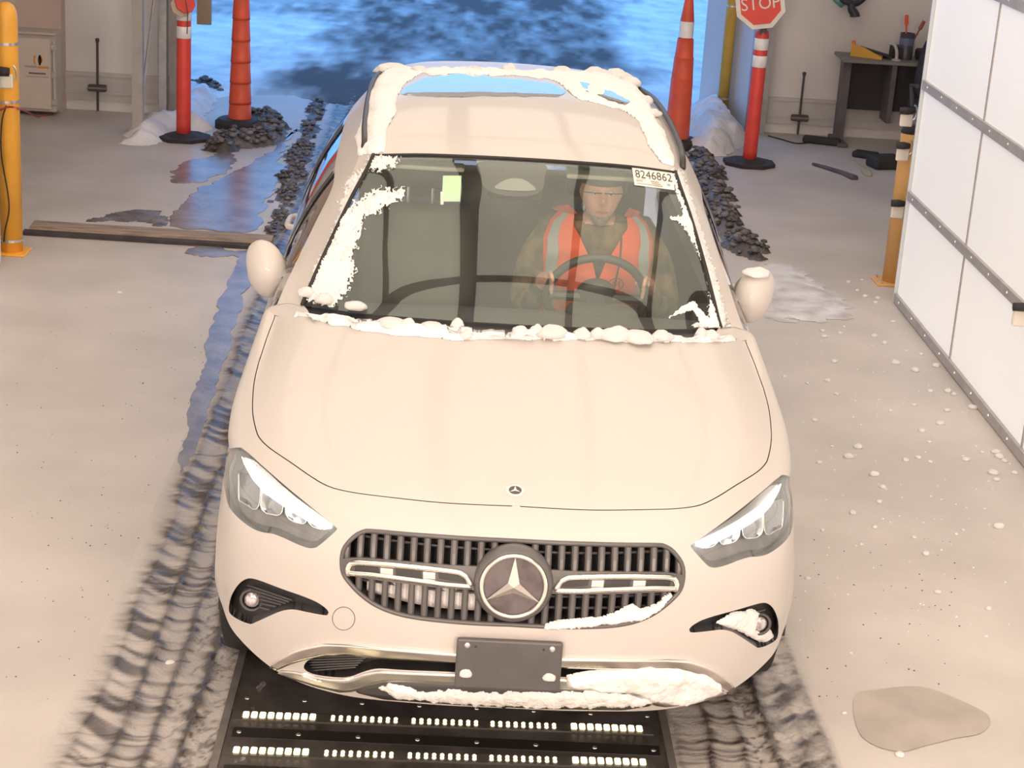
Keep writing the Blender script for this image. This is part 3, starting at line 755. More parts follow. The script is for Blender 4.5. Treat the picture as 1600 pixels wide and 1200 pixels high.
# door handles
for y in (2.42, 3.22):
    for sgn in (1, -1):
        c = np.array([-.915*sgn, y, .90]); pts = [c+[.01*sgn, -.11, 0], c+[-.03*sgn, -.09, 0], c+[-.036*sgn, 0, .004], c+[-.03*sgn, .09, 0], c+[.01*sgn, .11, 0]]
        MB().tube(cr(pts, np.linspace(0, 4, 17)), .014, 8).build('door_handle', PAINT, car, smooth=True)
# underbody and arches
MB().box((-.60, .45, .20), (.60, 4.2, .30)).build('underbody', BLACKP, car)
for y in (.9, 3.63):
    for sgn in (1, -1):
        a = np.linspace(-.1, math.pi+.1, 18); P = [(sgn*.90, y+.40*math.cos(q), .34+.40*math.sin(q)) for q in a]+[(sgn*.55, y+.40*math.cos(q), .34+.40*math.sin(q)) for q in a]
        obj('wheel_arch_liner', P, grid_faces(2, 18), BLACKP, car)
        c = np.array([sgn*.80, y, .345])
        w = MB().lathe([(.22, -.10), (.30, -.112), (.335, -.10), (.345, -.06), (.345, .06), (.335, .10), (.30, .112), (.22, .10)], c, 40, (sgn, 0, 0), cap=False).build('wheel', RUBBER, car, smooth=True)
        MB().lathe([(.225, .09), (.215, .06), (.07, .075), (.05, .085), (.001, .085)], c, 30, (sgn, 0, 0), cap=False).build('rim', SILVER, w, smooth=True)
# ---- door mirrors
for sgn in (1, -1):
    c = np.array([-.893*sgn, 1.70, 1.092]); n1, n2 = 20, 14; vv = []
    for i in range(n2+1):
        ph = math.pi*i/n2
        for j in range(n1):
            t_ = 2*math.pi*j/n1
            x = math.sin(ph)*math.cos(t_); y = math.sin(ph)*math.sin(t_); z = math.cos(ph)
            sx = .074*(1+.12*z); yy_ = y*.10 if y < 0 else y*.055
            lean = -.030*(z if z < 0 else z*.3)
            vv.append((c[0]+(-sgn)*(x*sx)+(-sgn)*lean*-.6, c[1]+yy_+.02*x, c[2]+z*.105+.012*x*(1 if z > 0 else -1.4)))
    ff = [(i*n1+j, i*n1+(j+1) % n1, (i+1)*n1+(j+1) % n1, (i+1)*n1+j) for i in range(n2) for j in range(n1)]
    mo = obj('door_mirror', vv, ff, PAINT, car, smooth=True); weld(mo, 1e-5)
    MB().lathe([(.001, .0), (.068, .0), (.07, -.006)], c+[0, .05, 0], 24, (0, 1, 0), cap=False).build('mirror_glass', CHROME, mo)
    MB().tube([c+[.04*sgn, .0, -.07], c+[.075*sgn, .01, -.095], (-.80*sgn, 1.72, .965)], [.030, .028, .034], 8).build('mirror_arm', BLACKP, mo, smooth=True)


# ------------------------------------------------------------------ car interior
BVF = BVHTree.FromPolygons(np.concatenate([V0, mirx(V0)]).tolist(), np.concatenate([Q0, Q0+len(V0)]).tolist())
HDL = mat('headliner', (.30, .29, .27), .9)
hv = DG[3*gn+1:8*gn, :4*gn].copy(); r_, c_ = hv.shape[:2]; hv = hv.reshape(-1, 3)+[0, 0, -.035]
SKEW = True; sym('headliner', hv, grid_faces(r_, c_), HDL); SKEW = False
dash = []
for f, dy, z in ((0, .01, -.025), (.3, .12, -.03), (.7, .26, -.035), (1, .40, -.06), (1.2, .46, -.16), (1.3, .40, -.45)):
    e = resample(DG[0, :3*gn+1], 14)*[.97, 1, 1]; e[:, 1] += dy; e[:, 2] += z; e[:, 1] -= f*.12*(np.abs(e[:, 0])/.72)**2; dash.append(e)
sym('dashboard', np.concatenate(dash), grid_faces(6, 14), mat('dashboard_plastic', (.055, .053, .052), .6, var=.1))
MB().box((-.80, 1.3, .28), (.80, 4.1, .36)).build('cabin_floor', INTER, car)
for s_ in (1, -1): MB().box((s_*.80-.02, 1.45, .3), (s_*.80+.02, 4.0, .96)).build('door_trim', INTER, car)
def seat(x):
    st = MB().rbox((x-.25, 1.95, .42), (x+.25, 2.50, .60), .06, 3).build('seat', SEAT, car, smooth=True)
    b = MB(); P = []
    for z, w, y in ((.52, .24, 2.46), (.75, .26, 2.50), (1.0, .25, 2.56), (1.16, .20, 2.60)):
        P.append([(x-w, y+.04, z), (x-w*.8, y-.05, z), (x-w*.4, y-.03, z), (x+w*.4, y-.03, z), (x+w*.8, y-.05, z), (x+w, y+.04, z), (x+w*.8, y+.12, z), (x-w*.8, y+.12, z)])
    P = np.array(P); Vq = cr(P, np.linspace(0, 3, 13)).reshape(-1, 3)
    Fq = [(i*8+j, i*8+(j+1) % 8, (i+1)*8+(j+1) % 8, (i+1)*8+j) for i in range(12) for j in range(8)]+[[96+j for j in range(8)], list(range(8))[::-1]]
    obj('backrest', Vq, Fq, SEAT, st, smooth=True)
    MB().rbox((x-.13, 2.57, 1.22), (x+.13, 2.66, 1.40), .045, 3).build('headrest', SEAT, st, smooth=True)
    for q in (-.05, .05): MB().tube([(x+q, 2.61, 1.14), (x+q, 2.61, 1.25)], .007, 6).build('headrest_post', SILVER, st)
seat(.36); seat(-.36)
MB().rbox((-.66, 3.05, .42), (.66, 3.5, .62), .05, 2).build('rear_bench', SEAT, car, smooth=True)
MB().rbox((-.66, 3.48, .5), (.66, 3.66, 1.12), .05, 2).build('rear_backrest', SEAT, car, smooth=True)
# sun visors
for s_ in (1, -1):
    v = MB().rbox((s_*.36-.17, 1.955, 1.432), (s_*.36+.17, 2.05, 1.45), .012, 2).build('sun_visor', mat('visor_fabric', (.42, .42, .37), .8), car)
# steering wheel
wc = np.array([.325, 1.83, 1.015]); wn = np.array([0, math.cos(math.radians(22)), math.sin(math.radians(22))]); wu = np.array([1.0, 0, 0]); ww = np.cross(wn, wu)*-1
ww = ww if ww[2] > 0 else -ww
WHL = mat('wheel_leather', (.05, .05, .05), .5, var=.1)
P = [wc+.183*(math.cos(a)*wu+math.sin(a)*ww) for a in np.linspace(0, 2*math.pi, 41)]
sw = MB().tube(P, .0165, 10, cap=False).build('steering_wheel', WHL, car, smooth=True)
MB().lathe([(.075, -.02), (.078, .0), (.06, .018), (.001, .024)], wc, 24, -wn).build('hub', WHL, sw, smooth=True)
for a in (math.pi, 0, -math.pi/2): MB().tube([wc+.06*(math.cos(a)*wu+math.sin(a)*ww), wc+.18*(math.cos(a)*wu+math.sin(a)*ww)], [.022, .016], 8).build('spoke', WHL, sw)
MB().tube([wc, wc-wn*.25+[0, -.0, -.03]], .035, 10).build('column', INTER, sw)
MB().rbox((.20, 1.50, 1.00), (.46, 1.62, 1.06), .03, 3).build('instrument_hood', INTER, car, smooth=True)
# plates that sit on the windshield: fill a pixel outline and lay it on the glass
def glass_patch(poly, off, step=2.0, bv=None, smooth_n=3):
    poly = smooth_poly(poly, smooth_n) if smooth_n else np.array(poly, float)
    cxy = poly.mean(0); rings = [cxy+(poly-cxy)*f for f in (1, .8, .55, .3)]
    V = []; n = len(poly)
    for r in rings: V += [cast(p, bv or BVG)[0]+off*cast(p, bv or BVG)[1] for p in r]
    V.append(cast(cxy, bv or BVG)[0]+off*cast(cxy, bv or BVG)[1])
    F = [(i*n+j, i*n+(j+1) % n, (i+1)*n+(j+1) % n, (i+1)*n+j) for i in range(3) for j in range(n)]+[(3*n+j, 3*n+(j+1) % n, 4*n) for j in range(n)]
    return np.array(V), F
v, f = glass_patch([(747,251),(750,272),(754,288),(770,299),(800,305),(832,303),(848,293),(851,275),(852,255),(800,252)], -.006)
sh = obj('sensor_housing', v, f, mat('sensor_black', (.05, .045, .05), .5), car)
MB().rbox(*(lambda c: (c-[.10, .01, .03], c+[.10, .03, .035]))(hit((805, 300), 1, 1.78)), .02, 3).build('rear_view_mirror', INTER, sh, smooth=True)
v, f = glass_patch([(774,293),(780,285),(792,279),(806,277),(820,280),(832,288),(836,296),(806,297)], -.004)
obj('camera_window', v, f, mat('camera_window', (.24, .235, .225), .3), sh)  # lighter grey of the window stands for the rear mirror's reflection
def quad_map(c, nu, nv):
    TL, TR, BR, BL = [np.array(p, float) for p in c]
    return [(TL*(1-u)+TR*u)*(1-v)+(BL*(1-u)+BR*u)*v for v in np.linspace(0, 1, nv) for u in np.linspace(0, 1, nu)]
# paper label with the lot number
LQ = ((987.0, 262.5), (1050, 270.5), (1054, 298), (991, 290))
P = [cast(p, BVG) for p in quad_map(LQ, 9, 5)]
paper = obj('paper_label', [p+.003*n for p, n in P], grid_faces(5, 9), mat('label_paper', (.80, .78, .72), .7, var=.02), car)
INK = mat('ink', (.08, .075, .06), .7)
def label_text(txt, u0, u1, v0, v1):
    Vt, Ft = text_mesh(txt, 1.0); lo, hi = Vt.min(0), Vt.max(0); out = []
    TL, TR, BR, BL = [np.array(p, float) for p in LQ]
    for p in Vt:
        u = u0+(u1-u0)*(p[0]-lo[0])/(hi[0]-lo[0]); w = v1-(v1-v0)*(p[1]-lo[1])/(hi[1]-lo[1])
        q, n = cast((TL*(1-u)+TR*u)*(1-w)+(BL*(1-u)+BR*u)*w, BVG); out.append(q+.0042*n)
    obj('lot_number', out, Ft, INK, paper)
label_text('8246862', .06, .965, .12, .56)
def label_bar(u0, u1, v0, v1, m=INK):
    TL, TR, BR, BL = [np.array(p, float) for p in LQ]; out = []
    for (u, w) in ((u0, v0), (u1, v0), (u1, v1), (u0, v1)):
        q, n = cast((TL*(1-u)+TR*u)*(1-w)+(BL*(1-u)+BR*u)*w, BVG); out.append(q+.0042*n)
    obj('print_line', out, [(0, 1, 2, 3)], m, paper)
INK2 = mat('faint_ink', (.40, .38, .34), .7)
for a in ((.06, .30, .62, .645), (.06, .22, .70, .76), (.06, .55, .86, .90), (.42, .62, .64, .72), (.44, .66, .76, .82), (.48, .70, .86, .93)): label_bar(*a, INK2)
label_bar(.82, .90, .70, .80, mat('blue_ink', (.25, .40, .75), .7))
# pale green card hanging behind the glass
gq = ((692, 272.5), (721, 272.5), (719.5, 302), (690.5, 302))
P = [cast(p, BVG) for p in quad_map(gq, 4, 4)]
GC = mat('green_card', (.50, .74, .46), .6, var=.03, emit=None)
card = obj('windshield_card', [p-.006*n for p, n in P]+[p-.009*n for p, n in P], grid_faces(4, 4)+grid_faces(4, 4, 16), GC, None, label='pale green card stuck inside the windshield beside the sensor housing', cat='card')
P = [cast(p, BVG) for p in quad_map(((690.5, 302), (719.5, 302), (719, 313), (690, 313)), 3, 3)]
obj('lower_flap', [p-.006*n for p, n in P], grid_faces(3, 3), mat('green_card_pale', (.52, .66, .52), .6), card)
P = [cast(p, BVG) for p in quad_map(((688, 298), (693, 298), (693, 318), (688, 318)), 2, 3)]
obj('tab', [p-.005*n for p, n in P], grid_faces(3, 2), mat('tab_plastic', (.62, .68, .62), .5), card)

# ------------------------------------------------------------------ driver
def skin_mesh(pts, edges, rad, sub=2, root=0):
    me = bpy.data.meshes.new('s'); me.from_pydata(pts, edges, []); o = bpy.data.objects.new('s', me); COL.objects.link(o)
    sk = o.modifiers.new('s', 'SKIN'); 
    if not me.skin_vertices:
        bm = bmesh.new(); bm.from_mesh(me); bm.verts.layers.skin.verify(); bm.to_mesh(me); bm.free()
    for i, r in enumerate(rad):
        rr = r if isinstance(r, tuple) else (r, r); me.skin_vertices[0].data[i].radius = rr; me.skin_vertices[0].data[i].use_root = (i == root)
    sb = o.modifiers.new('u', 'SUBSURF'); sb.levels = sub; sb.render_levels = sub
    bpy.context.view_layer.update()
    m2 = bpy.data.meshes.new_from_object(o.evaluated_get(bpy.context.evaluated_depsgraph_get()))
    V = np.array([v.co for v in m2.vertices]); F = [list(p.vertices) for p in m2.polygons]
    bpy.data.objects.remove(o); return V, F
DX = .352
HC = np.array([DX-.004, 2.235, 1.325])                                  # head centre
pts = [(DX, 2.42, .62), (DX, 2.38, .82), (DX, 2.34, 1.02), (DX, 2.32, 1.13), (DX, 2.28, 1.20), (DX, 2.26, 1.25)]
rad = [(.17, .12), (.165, .115), (.185, .12), (.15, .10), (.062, .062), (.058, .058)]
edges = [(0, 1), (1, 2), (2, 3), (3, 4), (4, 5)]
def chain(start, ps, rs):
    i = start
    for p, r in zip(ps, rs): pts.append(p); rad.append(r); edges.append((i, len(pts)-1)); i = len(pts)-1
    return i
for s_ in (1, -1):
    wr = wc+.185*(math.cos(.25 if s_ > 0 else math.pi-.25)*wu+math.sin(.25)*ww)
    e = chain(3, [(DX+s_*.17, 2.33, 1.15), (DX+s_*.255, 2.28, 1.02), (DX+s_*.29, 2.20, .88), ((DX+s_*.29+wr[0])/2, 2.05, .93), tuple(wr+[s_*.02, .09, -.005])], [.085, .068, .056, .05, .036])
    palm = chain(e, [tuple(wr+[s_*.012, .045, .01])], [.03])
    for q in range(4):                                                   # fingers curl over the rim
        d = ww*(.030-.019*q)
        chain(palm, [tuple(wr+d+[0, .012, .022]), tuple(wr+d+[-s_*.006, -.024, .018]), tuple(wr+d+[-s_*.012, -.028, -.008])], [.010, .009, .008])
    chain(palm, [tuple(wr+[-s_*.022, .030, .022]), tuple(wr+[-s_*.036, .008, .020])], [.0105, .009])
    chain(0, [(DX+s_*.11, 2.22, .60), (DX+s_*.16, 1.92, .66), (DX+s_*.15, 1.74, .42)], [.088, .068, .05])
Vb, Fb = skin_mesh(pts, edges, rad)
# head as one shaped surface
hvv = []; n1, n2 = 40, 30
for i in range(n2+1):
    ph = math.pi*i/n2
    for j in range(n1):
        a = 2*math.pi*j/n1; d = np.array([math.sin(ph)*math.sin(a), -math.sin(ph)*math.cos(a), math.cos(ph)])   # -y = face
        x, y, z = d*[.076, .098, .122]
        if z < 0: x *= 1-.28*(-z/.122)**1.5; y = y*(1-.12*(-z/.122)) - .012*(-z/.122)
        if y < 0:
            fr = -y/.098
            y -= .030*math.exp(-(x/.012)**2-((z+.012)/.022)**2)*fr + .012*math.exp(-(x/.010)**2-((z-.012)/.02)**2)*fr       # nose
            y += .012*math.exp(-((abs(x)-.032)/.016)**2-((z-.018)/.013)**2)*fr                                              # eye sockets
            y -= .007*math.exp(-((abs(x)-.03)/.03)**2-((z-.036)/.010)**2)*fr                                                # brow
            y -= .006*math.exp(-(x/.024)**2-((z+.058)/.008)**2)*fr - .004*math.exp(-(x/.03)**2-((z+.047)/.004)**2)*fr        # lips
            y -= .010*math.exp(-(x/.03)**2-((z+.095)/.02)**2)*fr                                                            # chin
        x += np.sign(x)*.012*math.exp(-((abs(x)-.074)/.012)**2-((y-.008)/.018)**2-((z-.002)/.030)**2)                      # ears
        hvv.append(HC+[x, y, z])
hff = [(i*n1+j, i*n1+(j+1) % n1, (i+1)*n1+(j+1) % n1, (i+1)*n1+j) for i in range(n2) for j in range(n1)]
tmp = bpy.data.meshes.new('p'); Vall = np.concatenate([Vb, hvv]); tmp.from_pydata(Vall.tolist(), [], Fb+[[k+len(Vb) for k in f] for f in hff]); tmp.validate()
to = bpy.data.objects.new('p', tmp); COL.objects.link(to)
rm = to.modifiers.new('r', 'REMESH'); rm.mode = 'VOXEL'; rm.voxel_size = .0058
bpy.context.view_layer.update()
m2 = bpy.data.meshes.new_from_object(to.evaluated_get(bpy.context.evaluated_depsgraph_get())); bpy.data.objects.remove(to)
Vp = np.array([v.co for v in m2.vertices]); Fp = [list(p.vertices) for p in m2.polygons]
SKIN = mat('skin', (.66, .38, .30), .5, var=.08, scale=30)
CAMO = mat('camouflage_jacket', (.30, .21, .11), .85, col2=(.05, .055, .045), scale=11)
person = obj('person', Vp, Fp, [CAMO, SKIN], None, label='person in an orange safety vest and dark cap sitting at the steering wheel', cat='person', smooth=True)
cen_ = np.array([Vp[f].mean(0) for f in Fp]); isk = (np.linalg.norm((cen_-HC)/[.11, .13, .145], axis=1) < 1) & (cen_[:, 2] > HC[2]-.128)
for s_ in (1, -1):
    wr = wc+.185*(math.cos(.25 if s_ > 0 else math.pi-.25)*wu+math.sin(.25)*ww); isk |= np.linalg.norm(cen_-(wr+[0, .02, 0]), axis=1) < .075
person.data.polygons.foreach_set('material_index', isk.astype(int)); person.data.update()
for s_ in (1, -1):
    MB().lathe([(.0005, -.011), (.008, -.008), (.011, 0), (.008, .008), (.0005, .011)], HC+[s_*.031, -.083, .016], 12, (0, 1, 0)).build('eye', mat('eye_white', (.7, .68, .65), .2), person, smooth=True)
    MB().lathe([(.005, 0), (.0045, .001), (.0004, .0015)], HC+[s_*.031, -.0945, .016], 10, (0, -1, 0)).build('iris', mat('iris', (.05, .06, .07), .2), person)
# mouth, glasses, beard, cap
MB().tube([HC+[x, -.1085+3.2*x*x, -.054+1.2*x*x] for x in np.linspace(-.024, .024, 9)], [.002, .0035, .0045, .005, .005, .005, .0045, .0035, .002], 6).build('mouth', mat('lips', (.38, .15, .13), .5), person, smooth=True)
gp = [HC+[x, -.104+.5*abs(x)**1.5, .02] for x in np.linspace(-.075, .075, 20)]; MB().tube(gp, .0022, 6).build('glasses', DGREY, person)
bpv = []
for i in range(9):
    for j in range(15):
        a = -1.15+2.3*j/14; zz = -.074-.042*i/8; k = 1-.30*(max(0, -zz)/.122)**1.5
        bpv.append(HC+[math.sin(a)*.076*k*math.sqrt(max(.05, 1-(zz/.13)**2))*1.03, -math.cos(a)*.098*math.sqrt(max(.05, 1-(zz/.135)**2))*1.02-.016, zz])
obj('beard', bpv, grid_faces(9, 15), mat('beard_hair', (.34, .27, .22), .9, var=.3, scale=90), person, smooth=True)
cp = []
for i in range(10):
    ph = math.pi/2*i/9*.98
    for j in range(28):
        a = 2*math.pi*j/28; cp.append(HC+[math.cos(ph)*math.sin(a)*.086, -math.cos(ph)*math.cos(a)*.107, .045+math.sin(ph)*.092])
capo = obj('cap', cp, [(i*28+j, i*28+(j+1) % 28, (i+1)*28+(j+1) % 28, (i+1)*28+j) for i in range(9) for j in range(28)], mat('cap_cloth', (.10, .105, .10), .9, var=.15), person, smooth=True)
# vest: a shell around the chest, open in a V, with reflective stripes
VEST = mat('orange_vest', (1.0, .15, .06), .6, var=.05, emit=None); STRP = mat('reflective_stripe', (.50, .56, .55), .35, metal=.2)
def chest(a, z):
    w = np.interp(z, [.80, .95, 1.05, 1.13, 1.20, 1.24], [.215, .225, .235, .225, .185, .13]); d = np.interp(z, [.80, .95, 1.05, 1.13, 1.20, 1.24], [.185, .19, .19, .17, .135, .10]); y0 = np.interp(z, [.8, 1.0, 1.15, 1.24], [2.37, 2.335, 2.315, 2.30])
    return np.array([DX+w*math.sin(a), y0-d*math.cos(a), z])
def vest_part(a0, a1, z0, z1, off, m, name, par, nA=12, nZ=14):
    V = []
    for z in np.linspace(z0, z1, nZ):
        A0 = a0(z) if callable(a0) else a0; A1 = a1(z) if callable(a1) else a1
        for a in np.linspace(A0, A1, nA):
            p = chest(a, z); c = chest(0, z)*0+[DX, np.interp(z, [.8, 1.0, 1.15, 1.24], [2.37, 2.335, 2.315, 2.30]), z]; d = p-c; V.append(p+d/np.linalg.norm(d)*off)
    return obj(name, V, grid_faces(nZ, nA), m, par, smooth=True)
vn = lambda z: float(np.interp(z, [.80, 1.0, 1.07, 1.16, 1.24], [.0, .015, .10, .34, .78]))
vest = vest_part(lambda z: vn(z), 1.62, .80, 1.235, .012, VEST, 'vest', person)
vest_part(-1.62, lambda z: -vn(z), .80, 1.235, .012, VEST, 'vest_panel', vest)
for s_ in (1, -1):
    sa = lambda z, k, s_=s_: s_*float(np.interp(z, [.8, 1.1, 1.235], [.86+k, .80+k, 1.05+k]))
    vest_part(lambda z: sa(z, -.12), lambda z: sa(z, .14), .82, 1.235, .016, STRP, 'stripe', vest, 4)
    b_ = []
    for q in np.linspace(-.02, .16, 6):
        for a in (.75, .95, 1.2, 1.45, 1.62): p = chest(a*s_, 1.235-.03*(q/.16)); b_.append([p[0], p[1]+q*.9, 1.245-.05*(a-.75)])
    obj('shoulder_strap', b_, grid_faces(6, 5), VEST, vest, smooth=True)
MB().tube([chest(.42, 1.17)+[0, -.018, 0], chest(.36, 1.08)+[0, -.02, 0], chest(.30, .97)+[0, -.02, 0]], .004, 6).build('cord', DGREY, vest)
lc = chest(.33, .985)+[0, -.018, 0]
P = [lc+[.030*math.cos(a), .006*math.cos(a), .024*math.sin(a)] for a in np.linspace(0, 2*math.pi, 25)]
MB().tube(P, .0016, 5, cap=False).build('logo_ring', DGREY, vest)
MB().tube([lc+[-.014, -.003, -.012], lc+[-.012, -.003, .012], lc+[0, -.001, -.004], lc+[.012, .002, .012], lc+[.014, .003, -.012]], .002, 5).build('logo_mark', DGREY, vest)

# ------------------------------------------------------------------ snow on the car
def snow_patch(name, poly, bv, step, h, label, cat='snow', thr=0.0, nscale=.05, edge=6.0, seed=0, off=.001, parent=None, soft=0.0, m=None, kind='stuff'):
    poly = np.array(poly, float); lo, hi = poly.min(0)-step*2, poly.max(0)+step*2
    xs = np.arange(lo[0], hi[0], step); ys = np.arange(lo[1], hi[1], step); X, Y = np.meshgrid(xs, ys)
    P = np.stack([X.ravel(), Y.ravel()], -1); ins = pip(P, poly); d = np.linalg.norm(P-snap(P, poly), axis=1)*np.where(ins, 1, -1)
    nz = fbm(P[:, 0]*nscale, P[:, 1]*nscale, 0, 4, seed); fine = vnoise(P[:, 0]*.9, P[:, 1]*.9, 0, seed+3)
    val = d/edge+(nz-.5)*2.2*thr+(fine-.5)*2*soft
    nr, nc = X.shape; Vl = val.reshape(nr, nc); K = Vl > 0; Pg = P.reshape(nr, nc, 2).copy(); use = K.copy(); acc = np.zeros((nr, nc, 2)); cnt = np.zeros((nr, nc))
    for di, dj in ((0, 1), (0, -1), (1, 0), (-1, 0)):                # pull the outside neighbours onto the zero line: a smooth edge
        sh = np.roll(np.roll(Vl, -di, 0), -dj, 1); ps = np.roll(np.roll(P.reshape(nr, nc, 2), -di, 0), -dj, 1)
        ok = (~K) & (sh > 0); f = np.where(ok, sh/(sh-Vl+1e-9), 0)[..., None]; acc += np.where(ok[..., None], ps+(Pg-ps)*f, 0); cnt += ok
    mv = cnt > 0; Pg[mv] = acc[mv]/cnt[mv][:, None]; use |= mv; vv = np.where(mv, 0, Vl)
    cell = (use[:-1, :-1] & use[1:, :-1] & use[:-1, 1:] & use[1:, 1:]) & (K[:-1, :-1] | K[1:, :-1] | K[:-1, 1:] | K[1:, 1:]); ids = np.where(cell)
    need = np.zeros((nr, nc), bool)
    for a in (0, 1):
        for b in (0, 1): need[ids[0]+a, ids[1]+b] = True
    idx = -np.ones(nr*nc, int); V = []; k = 0; Pf = Pg.reshape(-1, 2); vf = vv.ravel()
    for q in np.where(need.ravel())[0]:
        p, n = cast(Pf[q], bv); hh = h*min(1, max(0, vf[q]))**.6*(.45+1.1*nz[q]); V.append(p+n*(off+hh)); idx[q] = k; k += 1
    F = [(idx[i*nc+j], idx[i*nc+j+1], idx[(i+1)*nc+j+1], idx[(i+1)*nc+j]) for i, j in zip(*ids)]
    if not V: return None
    # drop quads stretched over a silhouette
    Va = np.array(V); F = [f for f in F if max(np.linalg.norm(Va[f[0]]-Va[f[2]]), np.linalg.norm(Va[f[1]]-Va[f[3]])) < .22]
    if parent is not None: return obj(name, V, F, m or SNOW, parent, smooth=True, kind=kind)
    return obj(name, V, F, m or SNOW, None, smooth=True, label=label, cat=cat, kind=kind)
wsL = [(584,243),(618,247),(616,256),(600,262),(560,267),(546,279),(540,300),(535,333),(557,318),(575,306),(598,299),(629,299),(631,307),(612,316),(592,327),(571,338),(561,355),(553,380),(544,401),(553,417),(549,438),(538,458),(520,478),(474,466),(500,410),(530,345),(560,285)]
snow_patch('windshield_snow', wsL, BVG, 1.35, .008, 'snow and scraped frost along the windshield edge on the passenger side', thr=.5, nscale=.06, edge=13, seed=2, soft=1.3)
wsR = [(1046,266),(1064,270),(1086,330),(1108,400),(1128,470),(1136,520),(1085,518),(1083,508),(1096,500),(1108,494),(1112,468),(1107,440),(1095,402),(1081,374),(1070,352),(1045,341),(1068,337),(1060,306),(1058,295)]
snow_patch('windshield_snow', wsR, BVG, 1.35, .008, 'snow strip along the windshield edge beside the paper label', thr=.4, nscale=.06, edge=8, seed=5, soft=1.1)
snow_patch('windshield_frost', [(1042,499),(1062,482),(1083,470),(1100,491),(1112,500),(1095,508),(1083,484),(1068,488)], BVG, 1.5, .005, 'small streak of frost at the lower windshield corner by the driver', thr=.3, edge=3, seed=6, soft=.9)
rail_l = [(472,452),(462,480),(445,520),(440,545)]
ridge = [(452,470),(465,457),(490,466),(515,471),(545,475),(570,485),(600,490),(635,489),(650,497),(680,501),(700,510),(740,513),(787,513),(830,508),(900,512),(960,508),(1012,508),(1050,514),(1085,515),(1130,517),(1150,532),(1100,536),(1000,533),(900,532),(800,531),(700,531),(600,522),(520,508),(470,492),(455,486)]
snow_patch('bonnet_snow', ridge, BVF, 3.0, .020, 'low bank of snow along the rear edge of the bonnet', thr=.6, nscale=.05, edge=8, seed=9)
def blob_mesh(seed, sub=3):
    bm = bmesh.new(); bmesh.ops.create_icosphere(bm, subdivisions=sub, radius=1)
    P = np.array([v.co for v in bm.verts]); n = fbm(P[:, 0]*1.3+seed*3.1, P[:, 1]*1.3, P[:, 2]*1.3, 3, seed)
    for v, k in zip(bm.verts, n):
        v.co = v.co*(.62+.75*k); 
        if v.co.z < -.35: v.co.z = -.35
    me = bpy.data.meshes.new('clump'); bm.to_mesh(me); bm.free(); me.polygons.foreach_set('use_smooth', [True]*len(me.polygons)); return me
BLOB = [blob_mesh(i) for i in range(6)]; BLOBS = [blob_mesh(i+10, 2) for i in range(5)]
for b in BLOB+BLOBS: b.materials.append(SNOW)
def clump(name, c, s, rz, mesh, label, cat, group=None, sink=.3):
    o = bpy.data.objects.new(name, mesh); COL.objects.link(o); o.location = tuple(map(float, c)); o.scale = s; o.rotation_euler = (0, 0, rz)
    o['label'] = label; o['category'] = cat
    if group: o['group'] = group
    return o
rnd = random.Random(4)
for px, w, hgt in (((478,463),26,14),((508,474),30,13),((555,484),34,12),((610,495),40,12),((638,496),22,14),((675,505),30,10),((716,505),20,20),((728,512),18,10),((812,511),24,14),((836,507),20,16),((862,507),44,16),((908,512),24,14),((935,506),22,16),((962,503),44,18),((998,505),44,16),((1030,512),30,12),((1088,512),18,16),((1112,518),26,12)):
    p, n = cast((px[0], px[1]+4), BVF if cast((px[0], px[1]+4), BVF)[0][1] < 1.44 else BVG)
    if px[1] < 500 and px[0] < 560: p, n = cast(px, BVG)
    s = w/430.0
    clump('snow_clump', p+[0, 0, .012], (s*.55, s*.40, hgt/430.0*.75), rnd.uniform(-.5, .5), rnd.choice(BLOB), 'white snow clump in the row lying at the base of the windshield', 'snow clump', 'snow clumps at the base of the windshield')
# roof
roofp = [(600,104),(640,104),(720,106),(800,109),(900,110),(962,114),(990,130),(1012,160),(1034,200),(1050,240),(1056,262),(1030,256),(1012,225),(996,190),(968,170),(930,160),(895,150),(880,136),(850,124),(800,118),(720,116),(660,118),(632,132),(622,152),(618,172),(605,200),(600,238),(560,243),(556,215),(566,180),(580,140)]
snow_patch('roof_snow', roofp, BVG, 2.0, .018, 'thin crusted snow left along the edges of the car roof', thr=.8, nscale=.035, edge=9, seed=21)
snow_patch('roof_meltwater_sky_tint', [(624,147),(638,133),(660,124),(700,117),(745,113),(762,119),(800,124),(855,129),(888,143),(872,152),(800,150),(700,152),(650,150)], BVG, 3.0, .0012, 'meltwater film on the car roof, tinted and shaped as the sky reflection', cat='water film', thr=.5, nscale=.05, edge=5, seed=41, m=mat('meltwater_sky_tint', (.42, .45, .46), .03, coat=1.0, spec=1.0))  # outline and bluish colour put the sky's reflection on the wet roof
snow_patch('roof_meltwater_sky_tint', [(905,135),(935,140),(960,152),(985,166),(975,170),(940,158),(915,150)], BVG, 2.5, .0012, 'narrow meltwater film on the driver side of the car roof, tinted as the sky reflection', cat='water film', thr=.5, nscale=.05, edge=4, seed=43, off=.02, m=MATS['meltwater_sky_tint'])
for px, w, hgt in (((608,108),36,16),((655,108),20,8),((742,109),20,9),((795,108),18,12),((880,110),22,10),((930,112),30,10),((965,118),40,18),((985,128),30,14),((1008,158),20,12),((1022,178),16,9)):
    p, n = cast((px[0], px[1]+3), BVG); s = w/330.0
    clump('snow_clump', p+[0, 0, .008], (s*.6, s*.8, hgt/330.*.7), rnd.uniform(-.4, .4), rnd.choice(BLOB), 'small snow lump on the rear part of the car roof', 'snow clump', 'snow lumps on the car roof')
